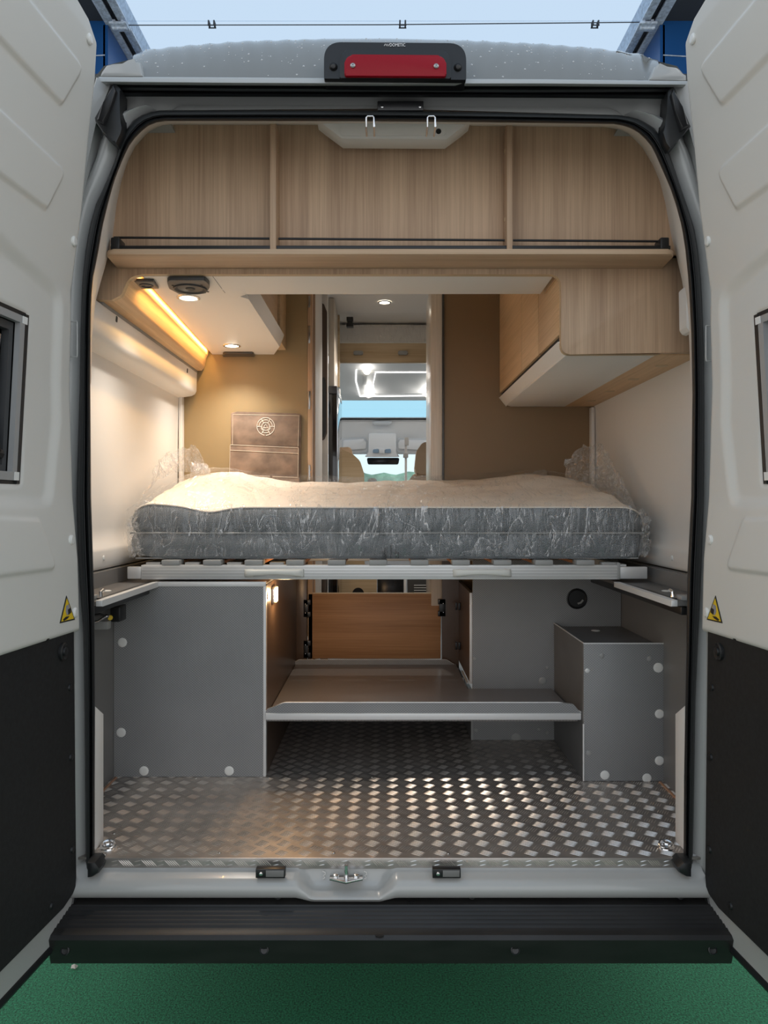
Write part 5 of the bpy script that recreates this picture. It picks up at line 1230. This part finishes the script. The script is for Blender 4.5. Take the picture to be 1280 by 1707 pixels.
for s in (-1, 1):
    q = prism('wall_cab', 'cab_white', [Vector((s*0.93, Yd(3.45), 0.6)), Vector((s*0.93, Yd(6.9), 0.6)), Vector((s*0.93, Yd(6.9), 1.25)), Vector((s*0.93, Yd(5.2), 1.30)), Vector((s*0.93, Yd(5.2), 2.65)), Vector((s*0.93, Yd(3.45), 2.65))], (s*0.02, 0, 0))
    tag(q, 'white inner side of the living area', None, None, 'structure')
# seats
st_ = root('bench_back', 'rounded oak bench end with cream cushion edge', 'bench', W(590, 960, 4.85))
prismP('bench_end', 'oak_pale', rpoly([(560, 1000), (560, 748), (570, 749), (588, 757), (600, 768), (607, 790), (608, 1000)], [0, 0, 6, 18, 18, 18, 0], 6), 4.85, 0.03, st_, 0.003)
prismP('cushion', 'leather', rpoly([(560, 900), (560, 746), (584, 745), (587, 753), (586, 900)], [0, 4, 5, 3, 0], 4), 4.90, 0.08, st_, 0.012)
ms = root('captain_chair', 'tan leather cab seat with headrest', 'seat', W(704, 900, 5.4))
prismP('headrest', 'leather', rpoly([(690, 790), (694, 752), (704, 738), (722, 735), (735, 745), (738, 790)], [8, 14, 10, 10, 12, 8], 5), 5.35, 0.11, ms, 0.02)
prismP('backrest', 'leather', rpoly([(676, 930), (682, 800), (690, 789), (735, 789), (742, 930)], [4, 12, 8, 10, 4], 5), 5.38, 0.14, ms, 0.025)
pl2 = root('belt_post', 'slim white post with buckle in the lounge', 'post', W(677, 900, 5.0))
boxP('post', 'cab_white', 674.5, 730, 678.5, 900, 5.0, 0.015, pl2, 0.003)
boxP('buckle', 'cab_white', 674, 729, 681.5, 742, 4.99, 0.03, pl2, 0.004)
boxP('anchor', 'cab_grey', 672, 755, 680.5, 763, 4.99, 0.03, pl2, 0.004)
tm = root('table_knob', 'small grey rounded fitting behind the mattress edge', 'fitting', W(620, 812, 4.9))
prismP('knob', 'cap_grey', rpoly([(613, 812), (613, 800), (618, 797), (624, 797), (628, 800), (628, 812)], 3, 4), 4.9, 0.04, tm, 0.005)
# what shows under the bed rail
lw = root('seat_base', 'oak seat base with a dark half-round opening beyond the flap', 'seat base', W(598, 1060, 4.5))
boxP('base_front', 'oak_pale', 567, 960, 628, 1060, 4.60, 0.03, lw, 0.001)
lathe('base_hole', 'dark_void', W(597, 989.5, 4.598), (0, -1, 0), ((0, 0.001), (0.036, 0.001), (0.036, -0.002)), lw, 20)
dk = root('step_box', 'black cab step area with pale edges beyond the flap', 'step', W(675, 1060, 4.8))
boxP('dark_front', 'mirror_black', 629, 960, 673, 1060, 4.75, 0.03, dk, 0.001)
boxP('pale_edge', 'cab_white', 673, 960, 677, 1060, 4.72, 0.03, dk, 0.001)
boxP('louvre_panel', 'speaker_grey', 679, 960, 716, 1060, 4.74, 0.03, dk, 0.001)
for k in range(4): boxP('louvre', 'cab_grey', 690, 975+k*4.2, 713, 976.6+k*4.2, 4.735, 0.01, dk, 0.001)
for m, x0, x1, D, lab in (('panel_white', 517, 533.5, 3.75, 'pale upright board beyond the flap, next to its hinges'), ('brown_board', 534, 543.5, 3.9, 'dark brown upright board beside the refrigerator foot'), ('cab_white', 543.6, 545.6, 3.98, 'thin white upright strip beside the refrigerator foot'), ('oak_post', 717, 735, 3.9, 'pale oak upright board beyond the flap, by the louvres')):
    q = root('upright_board', lab, 'board', W((x0+x1)/2, 1060, D), 'boards seen through the slot above the flap')
    boxP('board_sheet', m, x0, 960, x1, 1060, D, 0.02, q, 0.001)
# hedge and verge outside the windscreen
hg = root('hedge', 'green hedge paled for haze outside the windscreen', 'hedge', (0, 24, 0))
rng = random.Random(2); rows = []
for j in range(10):
    rows.append([Vector((-8+16*i/80, 24-1.2*math.sin(math.pi*j/18)+0.3*mnoise.noise(Vector((i*0.4, j*0.5, 0))), (2.62+0.25*mnoise.noise(Vector((i*0.3, 1, 4))))*j/9)) for i in range(81)])
rows.append([p+Vector((0, 1.5, 0)) for p in rows[-1]])
grid('foliage', 'hedge', rows, hg, smooth=80)
# scrap of paper on the carpet
sb = W(124, 1615, 2.42); sb.z = 0.004; rng = random.Random(8)
pp = [(sb.x+0.016*rng.uniform(0.5, 1.1)*math.cos(a*0.9), sb.y+0.016*rng.uniform(0.5, 1.1)*math.sin(a*0.9), 0.004+rng.uniform(0, 0.008)) for a in range(7)]
bm = bmesh.new(); cv = bm.verts.new((sb.x, sb.y, 0.014)); vs = [bm.verts.new(p) for p in pp]
for i in range(7): bm.faces.new((cv, vs[i], vs[(i+1) % 7]))
bmesh.ops.solidify(bm, geom=list(bm.faces), thickness=0.002)
q = fin(bm, 'paper_scrap', 'paper_scrap', None, 0); tag(q, 'tiny pale crumpled scrap on the green carpet', 'litter')
